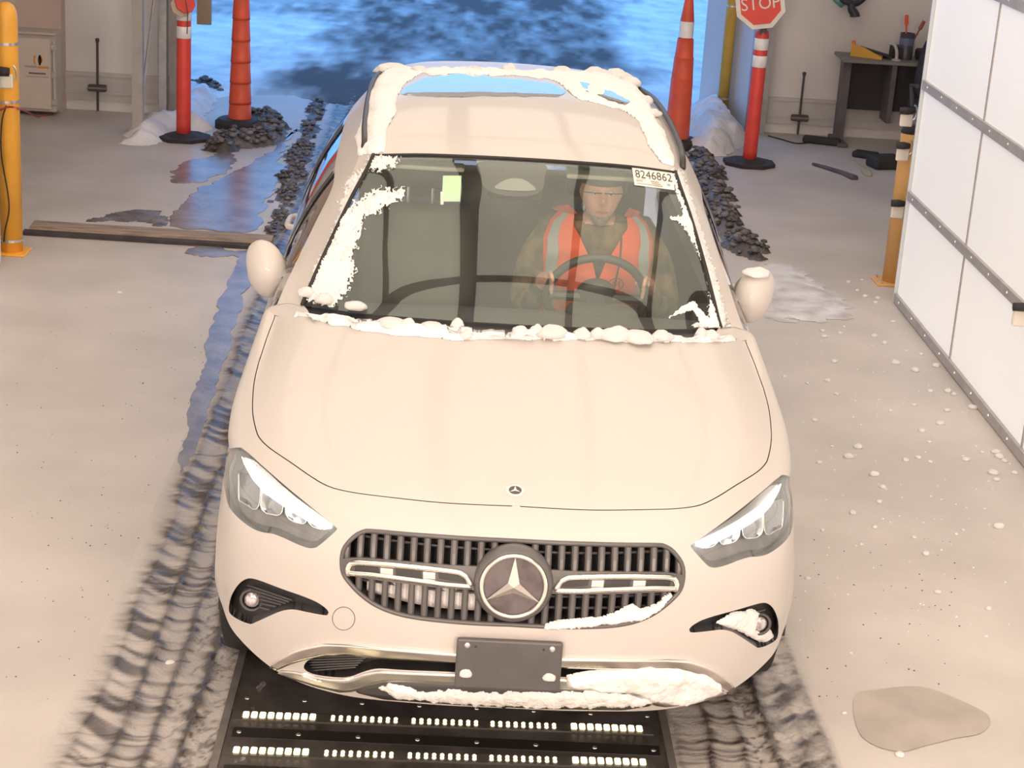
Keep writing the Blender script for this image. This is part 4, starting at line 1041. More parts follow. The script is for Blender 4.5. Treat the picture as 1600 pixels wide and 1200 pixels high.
# front end
snow_patch('grille_snow', [(850,977),(872,970),(905,966),(940,964),(962,957),(978,948),(990,944),(1000,952),(1022,946),(1040,930),(1049,926),(1050,934),(1032,955),(1002,969),(950,977),(890,983),(850,983)], BVF, 2.0, .016, 'snow caught on the lower edge of the grille below the bright bar', thr=.6, edge=5, seed=31, soft=.5, off=-.004)
snow_patch('fog_snow', [(1120,978),(1150,962),(1185,955),(1196,962),(1190,990),(1215,985),(1222,1000),(1205,1012),(1180,1002),(1160,990)], BVF, 2.0, .010, 'snow plastered in the fog lamp pocket on the driver side', thr=.7, edge=5, seed=33, soft=.4, off=-.022)
snow_patch('bumper_snow', [(885,1054),(930,1046),(1000,1040),(1060,1042),(1100,1052),(1125,1066),(1128,1080),(1100,1090),(1060,1100),(1020,1092),(985,1080),(940,1076),(885,1068)], BVF, 2.5, .026, 'thick snow packed into the lower bumper intake on the driver side', thr=.35, edge=8, seed=35)
snow_patch('bumper_snow', [(590,1074),(610,1067),(640,1072),(660,1080),(700,1076),(760,1080),(840,1080),(930,1078),(1000,1086),(1030,1095),(1000,1101),(930,1104),(850,1104),(760,1100),(680,1096),(620,1090)], BVF, 2.0, .014, 'snow lying along the lower lip of the bumper below the plate bracket', thr=.9, nscale=.07, edge=6, seed=37, soft=.3)
snow_patch('bumper_snow', [(470,1048),(482,1052),(500,1058),(530,1062),(560,1056),(540,1064),(500,1066),(475,1058)], BVF, 2.0, .010, 'snow dusting inside the lower intake on the passenger side', thr=.3, edge=4, seed=38, soft=.3)
for px in ((727, 1054), (858, 1060)):
    p = hit(px, 1, -.036); clump('snow_clump', p, (.020, .008, .018), 0, BLOBS[px[0] % 5], 'small snow lump stuck on the plate bracket', 'snow clump', 'snow lumps on the plate bracket')
gb = MB()
for i in range(24):
    x = -.40+.014*i; gb.lathe([(.0005, -.02), (.012, -.012), (.014, .0), (.011, .014), (.0005, .022)], (x, .085+.30*x*x, .60+.018*vnoise(i*.7, 3.3)-.02*0), 8)
gs = MB()
xs = np.linspace(-.42, -.10, 40); prof = []
for x in xs:
    zb = .548+.25*max(0, -x-.22)**1.4; zt = .612+.02*float(vnoise(x*22, 1.7)); y = ysurf(x, .58)+.045
    prof.append([(x, y+.03, zb), (x, y, zb+.008), (x, y-.006, (zb+zt)/2), (x, y+.004, zt-.006), (x, y+.03, zt)])
obj('grille_snow', np.array(prof).reshape(-1, 3), grid_faces(40, 5), SNOW, None, label='snow packed behind the grille slats on the passenger side', cat='snow', kind='stuff', smooth=True)
# mirror caps
for s_, dz in ((1, .098), (-1, .098)):
    pass
p = np.array([.885, 1.66, 1.185]); clump('snow_clump', p, (.05, .04, .022), .2, BLOB[2], 'snow lump on top of the door mirror beside the driver', 'snow clump')
p = np.array([-.80, 1.66, 1.045]); clump('snow_clump', p, (.05, .05, .04), .2, BLOB[3], 'snow lump at the foot of the door mirror on the passenger side', 'snow clump')

# ------------------------------------------------------------------ things around the bay
BLK = mat('black_rubber', (.03, .029, .03), .75, var=.2, bump=.1)
def delineator(x, y, label):
    d = thing('delineator_post', label, 'delineator', (x, y, 0), 'red delineator posts at the door')
    oc = [(x+.215*math.cos(a), y+.215*math.sin(a), 0) for a in np.linspace(0, 2*math.pi, 9)[:-1]+math.pi/8]
    b = MB(); b.prism(oc, (0, 0, .028)); b.lathe([(.13, .028), (.09, .045), (.065, .05)], (x, y, 0), 20); b.build('base', BLK, d)
    MB().lathe([(.056, .03), (.056, .12), (.054, 1.03), (.050, 1.055), (.03, 1.07), (.001, 1.072)], (x, y, 0), 24).build('post', REDP, d, smooth=True)
    for z0, z1 in ((.78, .87), (.915, 1.005)): MB().lathe([(.0555, z0), (.0572, z0+.002), (.0572, z1-.002), (.0555, z1)], (x, y, 0), 24, cap=False).build('reflective_band', REFL, d, smooth=True)
    return d
delineator(-2.335, 9.386, 'red delineator post with white bands beside the galvanised door track')
delineator(2.126, 9.645, 'red delineator post with white bands carrying the stop sign')
def octagon(c, r, tilt, th, m, name, parent, rot=0, yaw=0, r_in=None):
    R = Matrix.Rotation(yaw, 3, 'Z') @ Matrix.Rotation(-tilt, 3, 'X'); b = MB()
    P = [np.array(R @ Vector((r*math.cos(a), 0, r*math.sin(a))))+c for a in np.arange(8)*math.pi/4+math.pi/8+rot]
    b.prism(P, np.array(R @ Vector((0, th, 0)))); return b.build(name, m, parent), R
sc_ = np.array(hit((1188, 6), 1, 9.57))
sg = thing('stop_sign', 'small red and white stop sign tilted on top of a delineator post', 'sign', tuple(sc_))
SW = mat('sign_white', (.74, .70, .66), .5, var=.06); SR = mat('sign_red', (.72, .07, .05), .5, var=.06)
rot = math.radians(9)
_, Rm = octagon(sc_, .205, math.radians(12), .012, SW, 'sign_plate', sg, rot)
octagon(sc_+np.array([0, -.004, 0]), .168, math.radians(12), .004, SR, 'red_field', sg, rot)
Vt, Ft = text_mesh('STOP', .135); Rt = Matrix.Rotation(-rot, 3, 'Y')
obj('lettering', [np.array(Rm @ (Rt @ Vector((p[0]*.95, 0, p[1]))))+sc_+[0, -.007, 0] for p in Vt], Ft, SW, sg)
MB().rbox(sc_+[.0, -.012, -.15], sc_+[.035, -.004, -.095], .004, 1).build('bracket_tape', mat('rusty_clip', (.45, .13, .05), .6), sg)
MB().box((2.10, 9.595, 1.03), (2.15, 9.61, 1.25)).build('sign_stem', DGREY, sg)
sc2 = np.array(hit((283, 10), 1, 9.33)); s2 = thing('hand_sign', 'small octagonal sign with tan back hanging on the delineator post by the door track', 'sign', tuple(sc2))
octagon(sc2, .085, math.radians(25), .01, mat('tan_sign_back', (.50, .38, .30), .6), 'sign_plate', s2, .1, math.radians(35))
octagon(sc2+np.array([.03, .014, .03]), .085, math.radians(25), .008, SR, 'red_face', s2, .1, math.radians(35))
MB().tube([sc2+[.03, -.02, .08], sc2+[.055, -.03, -.04], sc2+[.05, -.03, -.20]], .004, 6).build('cord', DGREY, s2)
# stacked sleeves of tall orange cones
def sleeve_stack(x, y, zs, rs, labels, base_label, group):
    for i, lab in enumerate(labels):
        z0, z1 = zs[i], zs[i+1]; r0, r1 = rs[i]
        if i == 0:                                                       # the lowest one carries the rubber foot
            b = thing('cone_sleeve', lab, 'traffic cone', (x, y, 0), group)
            MB().lathe([(.20, 0), (.20, .05), (.17, .075), (.11, .08)], (x, y, 0), 20).build('rubber_foot', BLK, b)
            MB().lathe([(r0-.006, z0), (r0, z0), (r0*.98, z0+.02), (r1, z1+.02), (r1-.01, z1+.02)], (x, y, 0), 24, cap=False).build('sleeve', ORG, b, smooth=True); continue
        MB().lathe([(r0-.006, z0), (r0, z0), (r0*.98, z0+.02), (r1, z1+.02), (r1-.01, z1+.02)], (x, y, 0), 24, cap=False).build('cone_sleeve', ORG, None, label=lab, cat='traffic cone', group=group, smooth=True)
nm = ['lowest', 'second from the bottom', 'third from the bottom', 'fourth from the bottom', 'fifth from the bottom', 'sixth from the bottom', 'topmost']
sleeve_stack(-1.97, 9.97, [.06, .20, .365, .53, .70, .87, 1.05, 1.30], [(.096-.005*i, .086-.005*i) for i in range(7)],
             ['orange stacked cone sleeve, %s in the stack standing in dark slush' % n for n in nm], 'black rubber base under the cone stack in dark slush', 'orange cone sleeves in the slush')
sleeve_stack(1.60, 10.22, [.06, .55, .72, .87], [(.105, .09), (.09, .08), (.078, .066)],
             ['orange stacked cone sleeve, %s under the pointed cone' % n for n in ('lowest of three', 'middle of three', 'topmost of three')], 'black rubber base under the cone stack beside the far yellow bollard', 'orange cone sleeves under the pointed cone')
pc = thing('traffic_cone', 'pointed orange cone with white collar topping a stack of sleeves', 'traffic cone', (1.60, 10.22, .88))
MB().lathe([(.060, .85), (.056, 1.04), (.015, 1.36), (.001, 1.37)], (1.60, 10.22, 0), 20).build('cone_body', ORG, pc, smooth=True)
MB().lathe([(.0595, .90), (.0580, 1.03)], (1.60, 10.22, 0), 20, cap=False).build('white_collar', REFL, pc, smooth=True)
# bollards with sensor clamps
def clamp_sensor(par, c, s=1.0, dirx=1.0):
    """black round knob on a pale bracket with a white label plate"""
    c = np.array(c, float)
    MB().tube([c+[-.035*dirx, -.015, .02], c+[.01*dirx, -.02, .022], c+[.045*dirx, -.015, .02]], [.021*s, .023*s, .017*s], 10).build('knob', BLK, par, smooth=True)
    MB().rbox(c+[-.025, -.012, -.075], c+[.05, .012, .005], .006, 1).build('label_plate', mat('label_plate_white', (.78, .74, .66), .5, var=.04), par)
    P = [c+[.05+.02*math.cos(a), 0, .01+.045*math.sin(a)] for a in np.linspace(-1.5, 1.5, 9)]; MB().tube(P, .005, 6).build('bracket', SILVER, par)
def clampband(par, x, y, z, r):
    MB().lathe([(r+.001, z-.008), (r+.004, z-.008), (r+.004, z+.008), (r+.001, z+.008)], (x, y, 0), 28, cap=False).build('hose_clamp', SILVER, par)
bx, by = -2.80, 5.76
bl = thing('bollard', 'tall yellow bollard with hose clamps and one black sensor knob', 'bollard', (bx, by, 0))
MB().lathe([(.066, 0), (.066, 1.36), (.062, 1.40), (.048, 1.435), (.025, 1.452), (.001, 1.456)], (bx, by, 0), 28).build('post', YEL, bl, smooth=True)
MB().rbox((bx-.10, by-.10, 0), (bx+.10, by+.10, .012), .003, 1).build('base_plate', YEL, bl)
for px in (67, 157, 373): clampband(bl, bx, by, float(hit((12, px), 1, by)[2]), .066)
clamp_sensor(bl, hit((6, 117), 1, by-.075), 1.2, -1)
w = [hit(p, 1, by-.07) for p in ((10, 165), (3, 190), (2, 240), (12, 300), (14, 330), (8, 360), (6, 378))]; MB().tube(cr(np.array(w), np.linspace(0, 6, 30)), .004, 6).build('wire', BLK, bl)
w = [hit((0, 172), 1, by-.07), hit((14, 167), 1, by-.08), hit((30, 170), 1, by), *[gnd(p, .15) for p in ((45, 176),)], *[gnd(p, .01) for p in ((60, 182), (76, 178))]]
tb = MB().tube(cr(np.array(w), np.linspace(0, 5, 30)), .006, 6).build('red_cord', mat('red_cord', (.45, .05, .06), .5), None, label='thin red cord running from the yellow bollard to the wall', cat='cord')
bx, by = 2.522, 6.16
br_ = thing('bollard', 'yellow bollard with three black sensor knobs beside the white panel wall', 'bollard', (bx, by, 0))
YEL2 = mat('ochre_bollard_paint', (.70, .40, .15), .5, var=.06, scale=5)
MB().lathe([(.064, 0), (.064, .93), (.058, .955), (.001, .96)], (bx, by, 0), 28).build('post', YEL2, br_, smooth=True)
MB().lathe([(.066, .94), (.062, .975), (.03, .99), (.001, .992)], (bx, by, 0), 24).build('cap', BLK, br_, smooth=True)
MB().rbox((bx-.115, by-.1, 0), (bx+.1, by+.1, .014), .003, 1).build('base_plate', YEL2, br_)
for x, y_ in ((-.09, -.07), (-.09, .07), (.07, -.07)): MB().lathe([(.012, .014), (.012, .028), (.001, .03)], (bx+x, by+y_, 0), 6).build('bolt', SILVER, br_)
for px in ((1414, 178), (1408, 232), (1400, 322)): clamp_sensor(br_, hit(px, 1, by-.075), 1.0, 1)
ws = thing('sensor', 'black knob on a cream plate fixed to the white panel wall', 'sensor', tuple(hit((1590, 490), 0, 2.40)))
clamp_sensor(ws, hit((1592, 485), 0, 2.40), .9, 1)
bx, by = 2.176, 11.66
fb = thing('bollard', 'far yellow bollard standing against the door jamb in snow', 'bollard', (bx-.02, by-.06, 0)); bx -= .02; by -= .06
MB().lathe([(.05, 0), (.05, 1.18), (.04, 1.22), (.001, 1.23)], (bx, by, 0), 20).build('post', mat('yellow_ochre', (.66, .40, .06), .5, var=.06), fb, smooth=True)
for z in (.20, 1.02): clampband(fb, bx, by, z, .05)
# wall cabinet with a logo
cb = thing('wall_cabinet', 'cream equipment cabinet with orange logo and hinged door near the yellow bollard', 'cabinet', (-3.63, 10.1, .04))
CAB = mat('cabinet_paint', (.58, .52, .48), .45, var=.03)
MB().rbox((-3.86, 9.98, .035), (-3.44, 10.20, .655), .008, 1).build('body', CAB, cb)
dr = MB().rbox((-3.85, 9.955, .06), (-3.475, 9.98, .625), .006, 1).build('door', mat('cabinet_door', (.66, .58, .52), .4, var=.03), cb)
MB().box((-3.87, 9.95, .655), (-3.43, 10.2, .672)).build('lid', CAB, cb)
MB().tube([(-3.452, 9.965, .10), (-3.452, 9.965, .60)], .009, 8).build('latch_rod', SILVER, cb)
for z in (.12, .34, .56): MB().rbox((-3.472, 9.95, z-.025), (-3.435, 9.985, z+.025), .004, 1).build('latch', SILVER, cb)
for z in (.16, .53): MB().tube([(-3.83, 9.95, z-.015), (-3.75, 9.95, z-.015), (-3.75, 9.95, z+.015), (-3.83, 9.95, z+.015)], .003, 5).build('hinge', DGREY, cb)
LO = mat('logo_orange', (.72, .28, .05), .6); LG = mat('logo_grey', (.14, .12, .11), .6)
lg = np.array(hit((59, 94), 1, 9.953)); lg[1] = 9.953
def flat(P, m, name): b = MB(); b.prism([(p[0]+lg[0], lg[1], p[1]+lg[2]) for p in P], (0, .002, 0)); b.build(name, m, dr)
arc = lambda cx, r, a0, a1, w: [(cx+r*math.cos(a), r*math.sin(a)) for a in np.linspace(a0, a1, 8)]+[(cx+(r-w)*math.cos(a), (r-w)*math.sin(a)) for a in np.linspace(a1, a0, 8)]
flat(arc(.075, .075, 2.5, 3.75, .014), LG, 'logo_stroke'); flat(arc(-.03, .06, -.75, .75, .013), LG, 'logo_stroke')
flat([(.022+.016*math.cos(a), .006+.03*math.sin(a)) for a in np.linspace(0, 2*math.pi, 14)[:-1]], LO, 'logo_mark'); flat(arc(.05, .085, 2.7, 3.6, .014), LO, 'logo_mark')
flat([(-.105, -.062), (-.01, -.062), (-.01, -.046), (-.105, -.046)], mat('print_grey', (.42, .36, .33), .6), 'print_line'); flat([(-.005, -.064), (.085, -.064), (.085, -.048), (-.005, -.048)], LO, 'print_line')
flat([(-.075, -.112), (.06, -.112), (.06, -.100), (-.075, -.100)], LG, 'print_line'); flat([(-.10, -.137), (.085, -.137), (.085, -.130), (-.10, -.130)], MATS['print_grey'], 'print_line')
# floor squeegees standing against the walls
def squeegee(top, foot_y, x, zt, zh, label):
    q = thing('squeegee', label, 'squeegee', (x, foot_y, 0))
    DG2 = mat('dark_handle', (.07, .06, .06), .6)
    MB().tube([(x, foot_y-.02, .01), (x+.0, foot_y-.015, zt)], .010, 8).build('handle', DG2, q)
    MB().lathe([(.012, zt-.03), (.016, zt-.02), (.016, zt), (.001, zt+.004)], (x, foot_y-.015, 0), 10).build('grip', DG2, q)
    MB().rbox((x-.075, foot_y-.05, zh-.028), (x+.075, foot_y-.01, zh+.028), .008, 1).build('head', DG2, q)
    MB().box((x-.078, foot_y-.052, zh-.006), (x+.078, foot_y-.048, zh+.008)).build('blade', mat('squeegee_blade', (.22, .18, .18), .5), q)
squeegee(None, 10.31, -3.17, .60, .20, 'dark long-handled squeegee against the wall beside the cabinet')
squeegee(None, 11.09, 2.76, .55, .155, 'dark long-handled squeegee against the wall beside the desk')
# desk and what stands on it
DKM = mat('desk_metal', (.115, .10, .105), .5, var=.08); DKT = mat('desk_top', (.20, .19, .18), .5, var=.06)
dx0, dx1, dy0, dy1, dz = 3.0, 4.25, 10.62, 11.08, .715
dk = thing('desk', 'dark grey metal desk with modesty panel against the wall', 'desk', (3.6, 10.85, 0))
MB().rbox((dx0, dy0, dz), (dx1, dy1, dz+.03), .006, 1).build('desk_top', DKT, dk)
MB().box((dx0+.03, dy0+.16, 0.02), (dx0+.10, dy0+.28, dz)).build('leg', DKM, dk); MB().box((dx1-.10, dy0+.16, .02), (dx1-.03, dy0+.28, dz)).build('leg', DKM, dk)
for x in (dx0+.03, dx1-.10): MB().rbox((x-.01, dy0-.02, 0), (x+.08, dy1-.02, .035), .008, 1).build('foot', DKM, dk)
MB().box((dx0+.10, dy1-.10, .27), (dx1-.1, dy1-.08, dz)).build('modesty_panel', mat('desk_panel', (.035, .03, .032), .6), dk)
MB().box((dx0+.42, dy0+.03, .22), (dx0+.46, dy0+.30, dz)).build('side_panel', DKM, dk)
fo = np.array([3.16, 10.80, dz+.03])
fl = thing('folder', 'yellow folder standing on the desk corner', 'folder', tuple(fo))
MB().prism([fo+[-.07, .05, 0], fo+[.17, -.09, 0], fo+[.17, -.09, .02], fo+[.02, .0, .085], fo+[-.065, .048, .10]], (.01, .015, 0)).build('cover', mat('yellow_card', (.66, .36, .05), .6, var=.05), fl)
MB().prism([fo+[-.072, .05, .10], fo+[-.04, .03, .095], fo+[-.05, .035, .135], fo+[-.07, .048, .13]], (.008, .012, 0)).build('orange_tab', mat('orange_tab', (.75, .22, .08), .6), fl)
tr_o = thing('tray', 'black document tray on the desk beside the yellow folder', 'tray', (3.32, 10.80, dz+.03))
MB().prism([(3.18, 10.86, dz+.09), (3.42, 10.74, dz+.045), (3.42, 10.90, dz+.045), (3.20, 11.0, dz+.09)], (0, 0, .012)).build('tray_floor', BLK, tr_o); MB().box((3.26, 10.82, dz+.03), (3.28, 10.9, dz+.07)).build('foot', BLK, tr_o); MB().box((3.38, 10.80, dz+.03), (3.40, 10.9, dz+.05)).build('foot', BLK, tr_o)
ph = thing('desk_lamp', 'small pale bent arm standing on the desk', 'lamp', (3.45, 10.75, dz+.03))
MB().tube(cr(np.array([(3.46, 10.72, dz+.03), (3.455, 10.73, dz+.11), (3.43, 10.75, dz+.16), (3.38, 10.77, dz+.165)]), np.linspace(0, 3, 14)), .014, 8).build('arm', mat('pale_plastic', (.45, .44, .43), .5), ph)
MB().lathe([(.04, 0), (.04, .01), (.015, .016)], (3.46, 10.72, dz+.03), 14).build('lamp_foot', MATS['pale_plastic'], ph)
cu = thing('pen_cup', 'dark pen cup on the desk holding an orange marker', 'cup', (3.56, 10.85, dz+.03))
MB().lathe([(.058, 0), (.062, .22), (.055, .22), (.052, .02)], (3.56, 10.85, dz+.03), 20, cap=False).build('cup_wall', mat('cup_dark', (.06, .055, .085), .4), cu, smooth=True)
MB().lathe([(.063, .12), (.0635, .15), (.063, .18)], (3.56, 10.85, dz+.03), 20, cap=False).build('blue_band', mat('cup_blue', (.13, .15, .26), .4), cu)
for d, m_, n_ in (((-.03, 0, .34), mat('orange_marker', (.80, .10, .04), .5), 'orange marker standing in the pen cup'), ((.12, -.02, .30), mat('red_pen', (.30, .06, .05), .5), 'dark red pen leaning in the pen cup')):
    b0 = np.array([3.56, 10.85, dz+.06]); p1 = b0+np.array(d); MB().tube([b0, b0+(p1-b0)*.75, b0+(p1-b0)*.77, p1], [.006, .008, .017, .015], 8).build('marker' if d[0] < 0 else 'pen', m_, None, label=n_, cat='pen')
bx_o = MB().rbox((3.45, 10.80, dz+.03), (3.54, 10.99, dz+.13), .006, 1).build('storage_box', BLK, None, label='black box on the desk beside the pen cup', cat='box')
MB().rbox((3.66, 10.75, dz+.03), (3.80, 10.95, dz+.12), .02, 2).build('desk_phone', BLK, None, label='black rounded device on the desk between pen cup and chair', cat='device')
# office chair
CH = mat('chair_fabric', (.045, .038, .042), .85, var=.15)
oc_ = thing('office_chair', 'black high-backed office chair in front of the desk', 'chair', (3.72, 10.3, 0))
P = np.array([[(3.60+.02*k-w, 10.42+dy, z), (3.60+.02*k-w*.5, 10.36+dy, z), (3.60+.02*k+w*.5, 10.36+dy, z), (3.60+.02*k+w, 10.42+dy, z), (3.60+.02*k+w*.6, 10.47+dy, z), (3.60+.02*k-w*.6, 10.47+dy, z)] for k, (z, w, dy) in enumerate(((.48, .16, -.05), (.62, .22, 0), (.80, .22, .02), (.95, .20, .04), (1.06, .12, .05)))])+[.16, 0, 0]
Vq = cr(P, np.linspace(0, 4, 17)).reshape(-1, 3); obj('backrest', Vq, [(i*6+j, i*6+(j+1) % 6, (i+1)*6+(j+1) % 6, (i+1)*6+j) for i in range(16) for j in range(6)]+[[96+j for j in range(6)], list(range(6))[::-1]], CH, oc_, smooth=True)
MB().rbox((3.52, 9.98, .40), (3.98, 10.44, .49), .04, 3).build('seat', CH, oc_, smooth=True)
MB().tube([(3.75, 10.2, .08), (3.75, 10.2, .41)], .03, 10).build('column', DGREY, oc_)
for k in range(5):
    a = 2*math.pi*k/5+.3; MB().tube([(3.75, 10.2, .10), (3.75+.27*math.cos(a), 10.2+.27*math.sin(a), .06)], [.026, .018], 8).build('leg', DGREY, oc_)
    MB().lathe([(.001, -.015), (.028, -.012), (.028, .012), (.001, .015)], (3.75+.27*math.cos(a), 10.2+.27*math.sin(a), .029), 12, (math.sin(a), -math.cos(a), 0)).build('caster', BLK, oc_)
for s_ in (-1, 1): MB().tube([(3.75+s_*.23, 10.22, .45), (3.75+s_*.26, 10.22, .62), (3.75+s_*.25, 10.05, .64)], .018, 8).build('armrest', DGREY, oc_)
# tool hanging on the wall
hc = hit((1328, 8), 1, 11.05); tl = thing('hand_tool', 'black and teal hand tool hanging on the wall above the desk', 'tool', tuple(hc))
MB().tube(cr(np.array([hc+[-.10, 0, .06], hc+[-.04, -.01, .03], hc+[.05, -.01, .02], hc+[.13, 0, .09]]), np.linspace(0, 3, 14)), [.03]*14, 8).build('body', mat('tool_dark', (.03, .032, .05), .4), tl, smooth=True)
MB().tube(cr(np.array([hc+[.01, -.02, .02], hc+[.015, -.02, -.03], hc+[.045, -.02, -.07], hc+[.05, -.02, -.09]]), np.linspace(0, 3, 12)), np.linspace(.03, .045, 12), 10).build('grip', MATS['tool_dark'], tl, smooth=True)
MB().tube([hc+[-.13, .0, .05], hc+[-.06, .0, -.01]], [.03, .022], 8).build('teal_part', mat('teal_plastic', (.10, .30, .30), .5), tl, smooth=True)
# things on the floor by the desk
def floor_thing(name, px, sx, sy, sz, rz, label, cat, m=BLK):
    c = gnd(px); R = Matrix.Rotation(rz, 3, 'Z'); b = MB().rbox((-sx, -sy, 0), (sx, sy, sz), min(.02, sz*.3), 2)
    V = [np.array(R @ Vector(v))+c for v in b.V]; return obj(name, V, b.F, m, None, label=label, cat=cat)
floor_thing('power_strip', (1283, 225), .16, .05, .06, -.3, 'black power strip on the floor at the desk leg', 'power strip')
floor_thing('tool_bag', (1382, 262), .13, .10, .10, .3, 'black soft tool bag on the floor between desk and bollard', 'bag')
floor_thing('tool_case', (1352, 246), .10, .07, .05, -.5, 'low black case on the floor under the desk', 'case')
pb = [gnd(p, .012) for p in ((1270, 256), (1290, 262), (1318, 271), (1336, 279))]
MB().tube(pb, [.012, .018, .022, .03], 8).build('scraper_bar', mat('old_iron', (.10, .08, .085), .7, var=.3), None, label='dark iron bar lying on the floor before the desk', cat='bar')
MB().tube(cr(np.array([gnd(p, .006) for p in ((1335, 250), (1345, 258), (1358, 264), (1362, 274), (1352, 274), (1345, 266))]), np.linspace(0, 5, 30)), .005, 6).build('yellow_cable', mat('yellow_cable', (.42, .40, .12), .6), None, label='thin yellowish cable curled on the floor by the black bag', cat='cable')
MB().tube(cr(np.array([gnd(p, .006) for p in ((1200, 212), (1222, 218), (1245, 224), (1270, 222))]), np.linspace(0, 3, 20)), .006, 6).build('floor_cable', BLK, None, label='black cable lying along the foot of the wall by the squeegee', cat='cable')
# threshold board
tb_ = thing('threshold_board', 'long low weathered board lying across the floor past the bollard', 'board', (-2.0, 6.25, 0))
TBW = mat('weathered_wood', (.30, .23, .18), .7, var=.35, scale=5, stretch=(1, 14, 14), bump=.2)
b = MB().prism([(-2.80, 6.20, 0), (-2.80, 6.23, .045), (-2.80, 6.36, .05), (-2.80, 6.40, 0)], (1.48, -.05, 0)); b.build('plank', TBW, tb_)
MB().prism([(-2.83, 6.165, 0), (-2.83, 6.165, .022), (-2.83, 6.215, .028), (-2.83, 6.215, 0)], (1.55, -.05, 0)).build('dark_edge', mat('dark_board_edge', (.05, .04, .045), .7, var=.3), tb_)  # separate strip along the plank's front, darker than the plank
# ------------------------------------------------------------------ underbody scanner plate with LED rows
sc = thing('floor_scanner', 'dark metal floor plate with rows of lit LEDs in front of the car', 'scanner', (-.16, .5, 0))
PLM = mat('wet_dark_metal', (.085, .075, .072), .35, metal=.3, var=.35, scale=6, bump=.1)
MB().rbox((-.845, -.55, .0), (.525, .95, .012), .004, 1).build('plate', PLM, sc)
for x in (-.85, .53): MB().box((x-.012, -.55, .0), (x+.012, .95, .02)).build('side_rail', mat('rail_metal', (.20, .18, .17), .5, metal=.5, var=.2), sc)
LEDM = mat('lit_led', (.9, .9, .8), .3, emit=(1, .78, .38), estr=2.0); LEDB = mat('lit_led_bright', (.9, .9, .8), .3, emit=(1, .80, .42), estr=2.8)
SLOT = mat('led_channel', (.06, .055, .05), .4, var=.1)
lm = {}
for k, m_ in (('a', LEDM), ('b', LEDB)):
    b = MB()
    if k == 'a':
        for dy in (-.0085, .0085): b.lathe([(.0066, 0), (.0062, .004), (.003, .0065), (.0004, .007)], (0, dy, 0), 10)
    else: b.rbox((-.0095, -.017, 0), (.0095, .017, .007), .003, 1)
    me = bpy.data.meshes.new('led'); me.from_pydata(b.V, [], b.F); me.materials.append(m_); lm[k] = me
for row_i, (y0, y1, xa, xb) in enumerate(((.343, .366, -.803, .459), (.125, .160, -.806, .452), (-.09, -.05, -.81, .45), (-.31, -.27, -.81, .45))):
    st = MB().prism([(xa-.03, y0-.026, .012), (xb+.03, y1-.026, .012), (xb+.03, y1+.026, .012), (xa-.03, y0+.026, .012)], (0, 0, .005)).build('led_strip', SLOT, sc)
    n = 46; gi = 0
    for seg, (u0, u1) in enumerate(((0, .185), (.215, .39), (.415, .59), (.612, .785), (.815, 1.0))):
        for k in range(9):
            u = u0+(u1-u0)*(k+.5)/9; o = bpy.data.objects.new('led', lm['b' if seg in (0, 4) else 'a']); COL.objects.link(o); o.parent = st
            o.location = (xa+(xb-xa)*u+.16, y0+(y1-y0)*u-.5, .017)
for y in (.245, .02): MB().box((-.82, y-.03, .012), (.50, y+.03, .0135)).build('groove_strip', mat('groove_black', (.02, .018, .018), .3), sc)
for x in np.linspace(-.8, .48, 8):
    for y in (.46, .245): MB().lathe([(.008, .0135), (.007, .016), (.001, .017)], (x, y, 0), 8).build('bolt', SILVER, sc)

# ------------------------------------------------------------------ ground outside, slush, mud, puddles, snow chunks
def hf(name, x0, x1, y0, y1, dx, dy, fn, m, **k):
    xs = np.arange(x0, x1+1e-6, dx); ys = np.arange(y0, y1+1e-6, dy); X, Y = np.meshgrid(xs, ys); Z, A = fn(X, Y)
    clip = k.pop('clip', None)
    V = np.stack([X.ravel(), Y.ravel(), Z.ravel()], -1); F = grid_faces(len(ys), len(xs))
    if clip is not None:
        Fa = np.array(F); F = Fa[~pip(V[Fa].mean(1)[:, :2], clip)].tolist()
    return obj(name, V, F, m, None, smooth=True, attr={'mud': A.ravel()}, **k)
ss = lambda a, b, x: (lambda t: t*t*(3-2*t))(np.clip((x-a)/(b-a), 0, 1))
SLUSH = attr_mat('snow_and_slush', (.76, .82, .84), (.08, .066, .068), 'mud', .9, .8, bump=1.0, bscale=45, var=.12, scale=2.5)
def outside(X, Y):
    n = fbm(X*.55, Y*.9, 0, 5, 3); n2 = fbm(X*2.4, Y*.9, 0, 5, 8); n3 = vnoise(X*9, Y*2.0, 0, 12)*.6+vnoise(X*19+Y, Y*4.5, 0, 14)*.4
    mid = ss(-2.15, -1.55, X+(n-.5)*1.2)*(1-ss(1.25, 1.9, X+(n-.5)*1.2)); far = ss(16.0, 18.0, Y+(n-.5)*3)*.7*(1-ss(1.2, 2.5, X))
    slush = np.clip(np.maximum(mid, far)*(.75+.5*(n2-.3))+(n2-.55)*.8+(n3-.5)*.75, 0, 1)
    return .012+.03*(n-.4)*(1-slush)+.010*(n2-.5)+.016*(n3-.5)-.07*(1-ss(10.9, 11.55, Y+(n2-.5)*1.6+(n-.5)*.6)), slush
WALLFP = [(2.18, 11.0), (2.3, 10.7), (9, 10.7), (9, 12.4), (1.98, 12.4)]
hf('ground_snow', -8.5, 8.5, 10.75, 30, .05, .06, outside, SLUSH, label='trampled snow and slush outside the open door', cat='snow', kind='stuff', clip=WALLFP)
struct('ground_outside', MB().box((-60, 11.6, -.3), (60, 120, -.05)), mat('packed_snow', (.6, .66, .75), .8, var=.2, scale=.4))
MUD = attr_mat('muddy_concrete', (.51, .47, .445), (.055, .043, .038), 'mud', .5, .30, bump=.25, bscale=80, var=.10, scale=1.3)
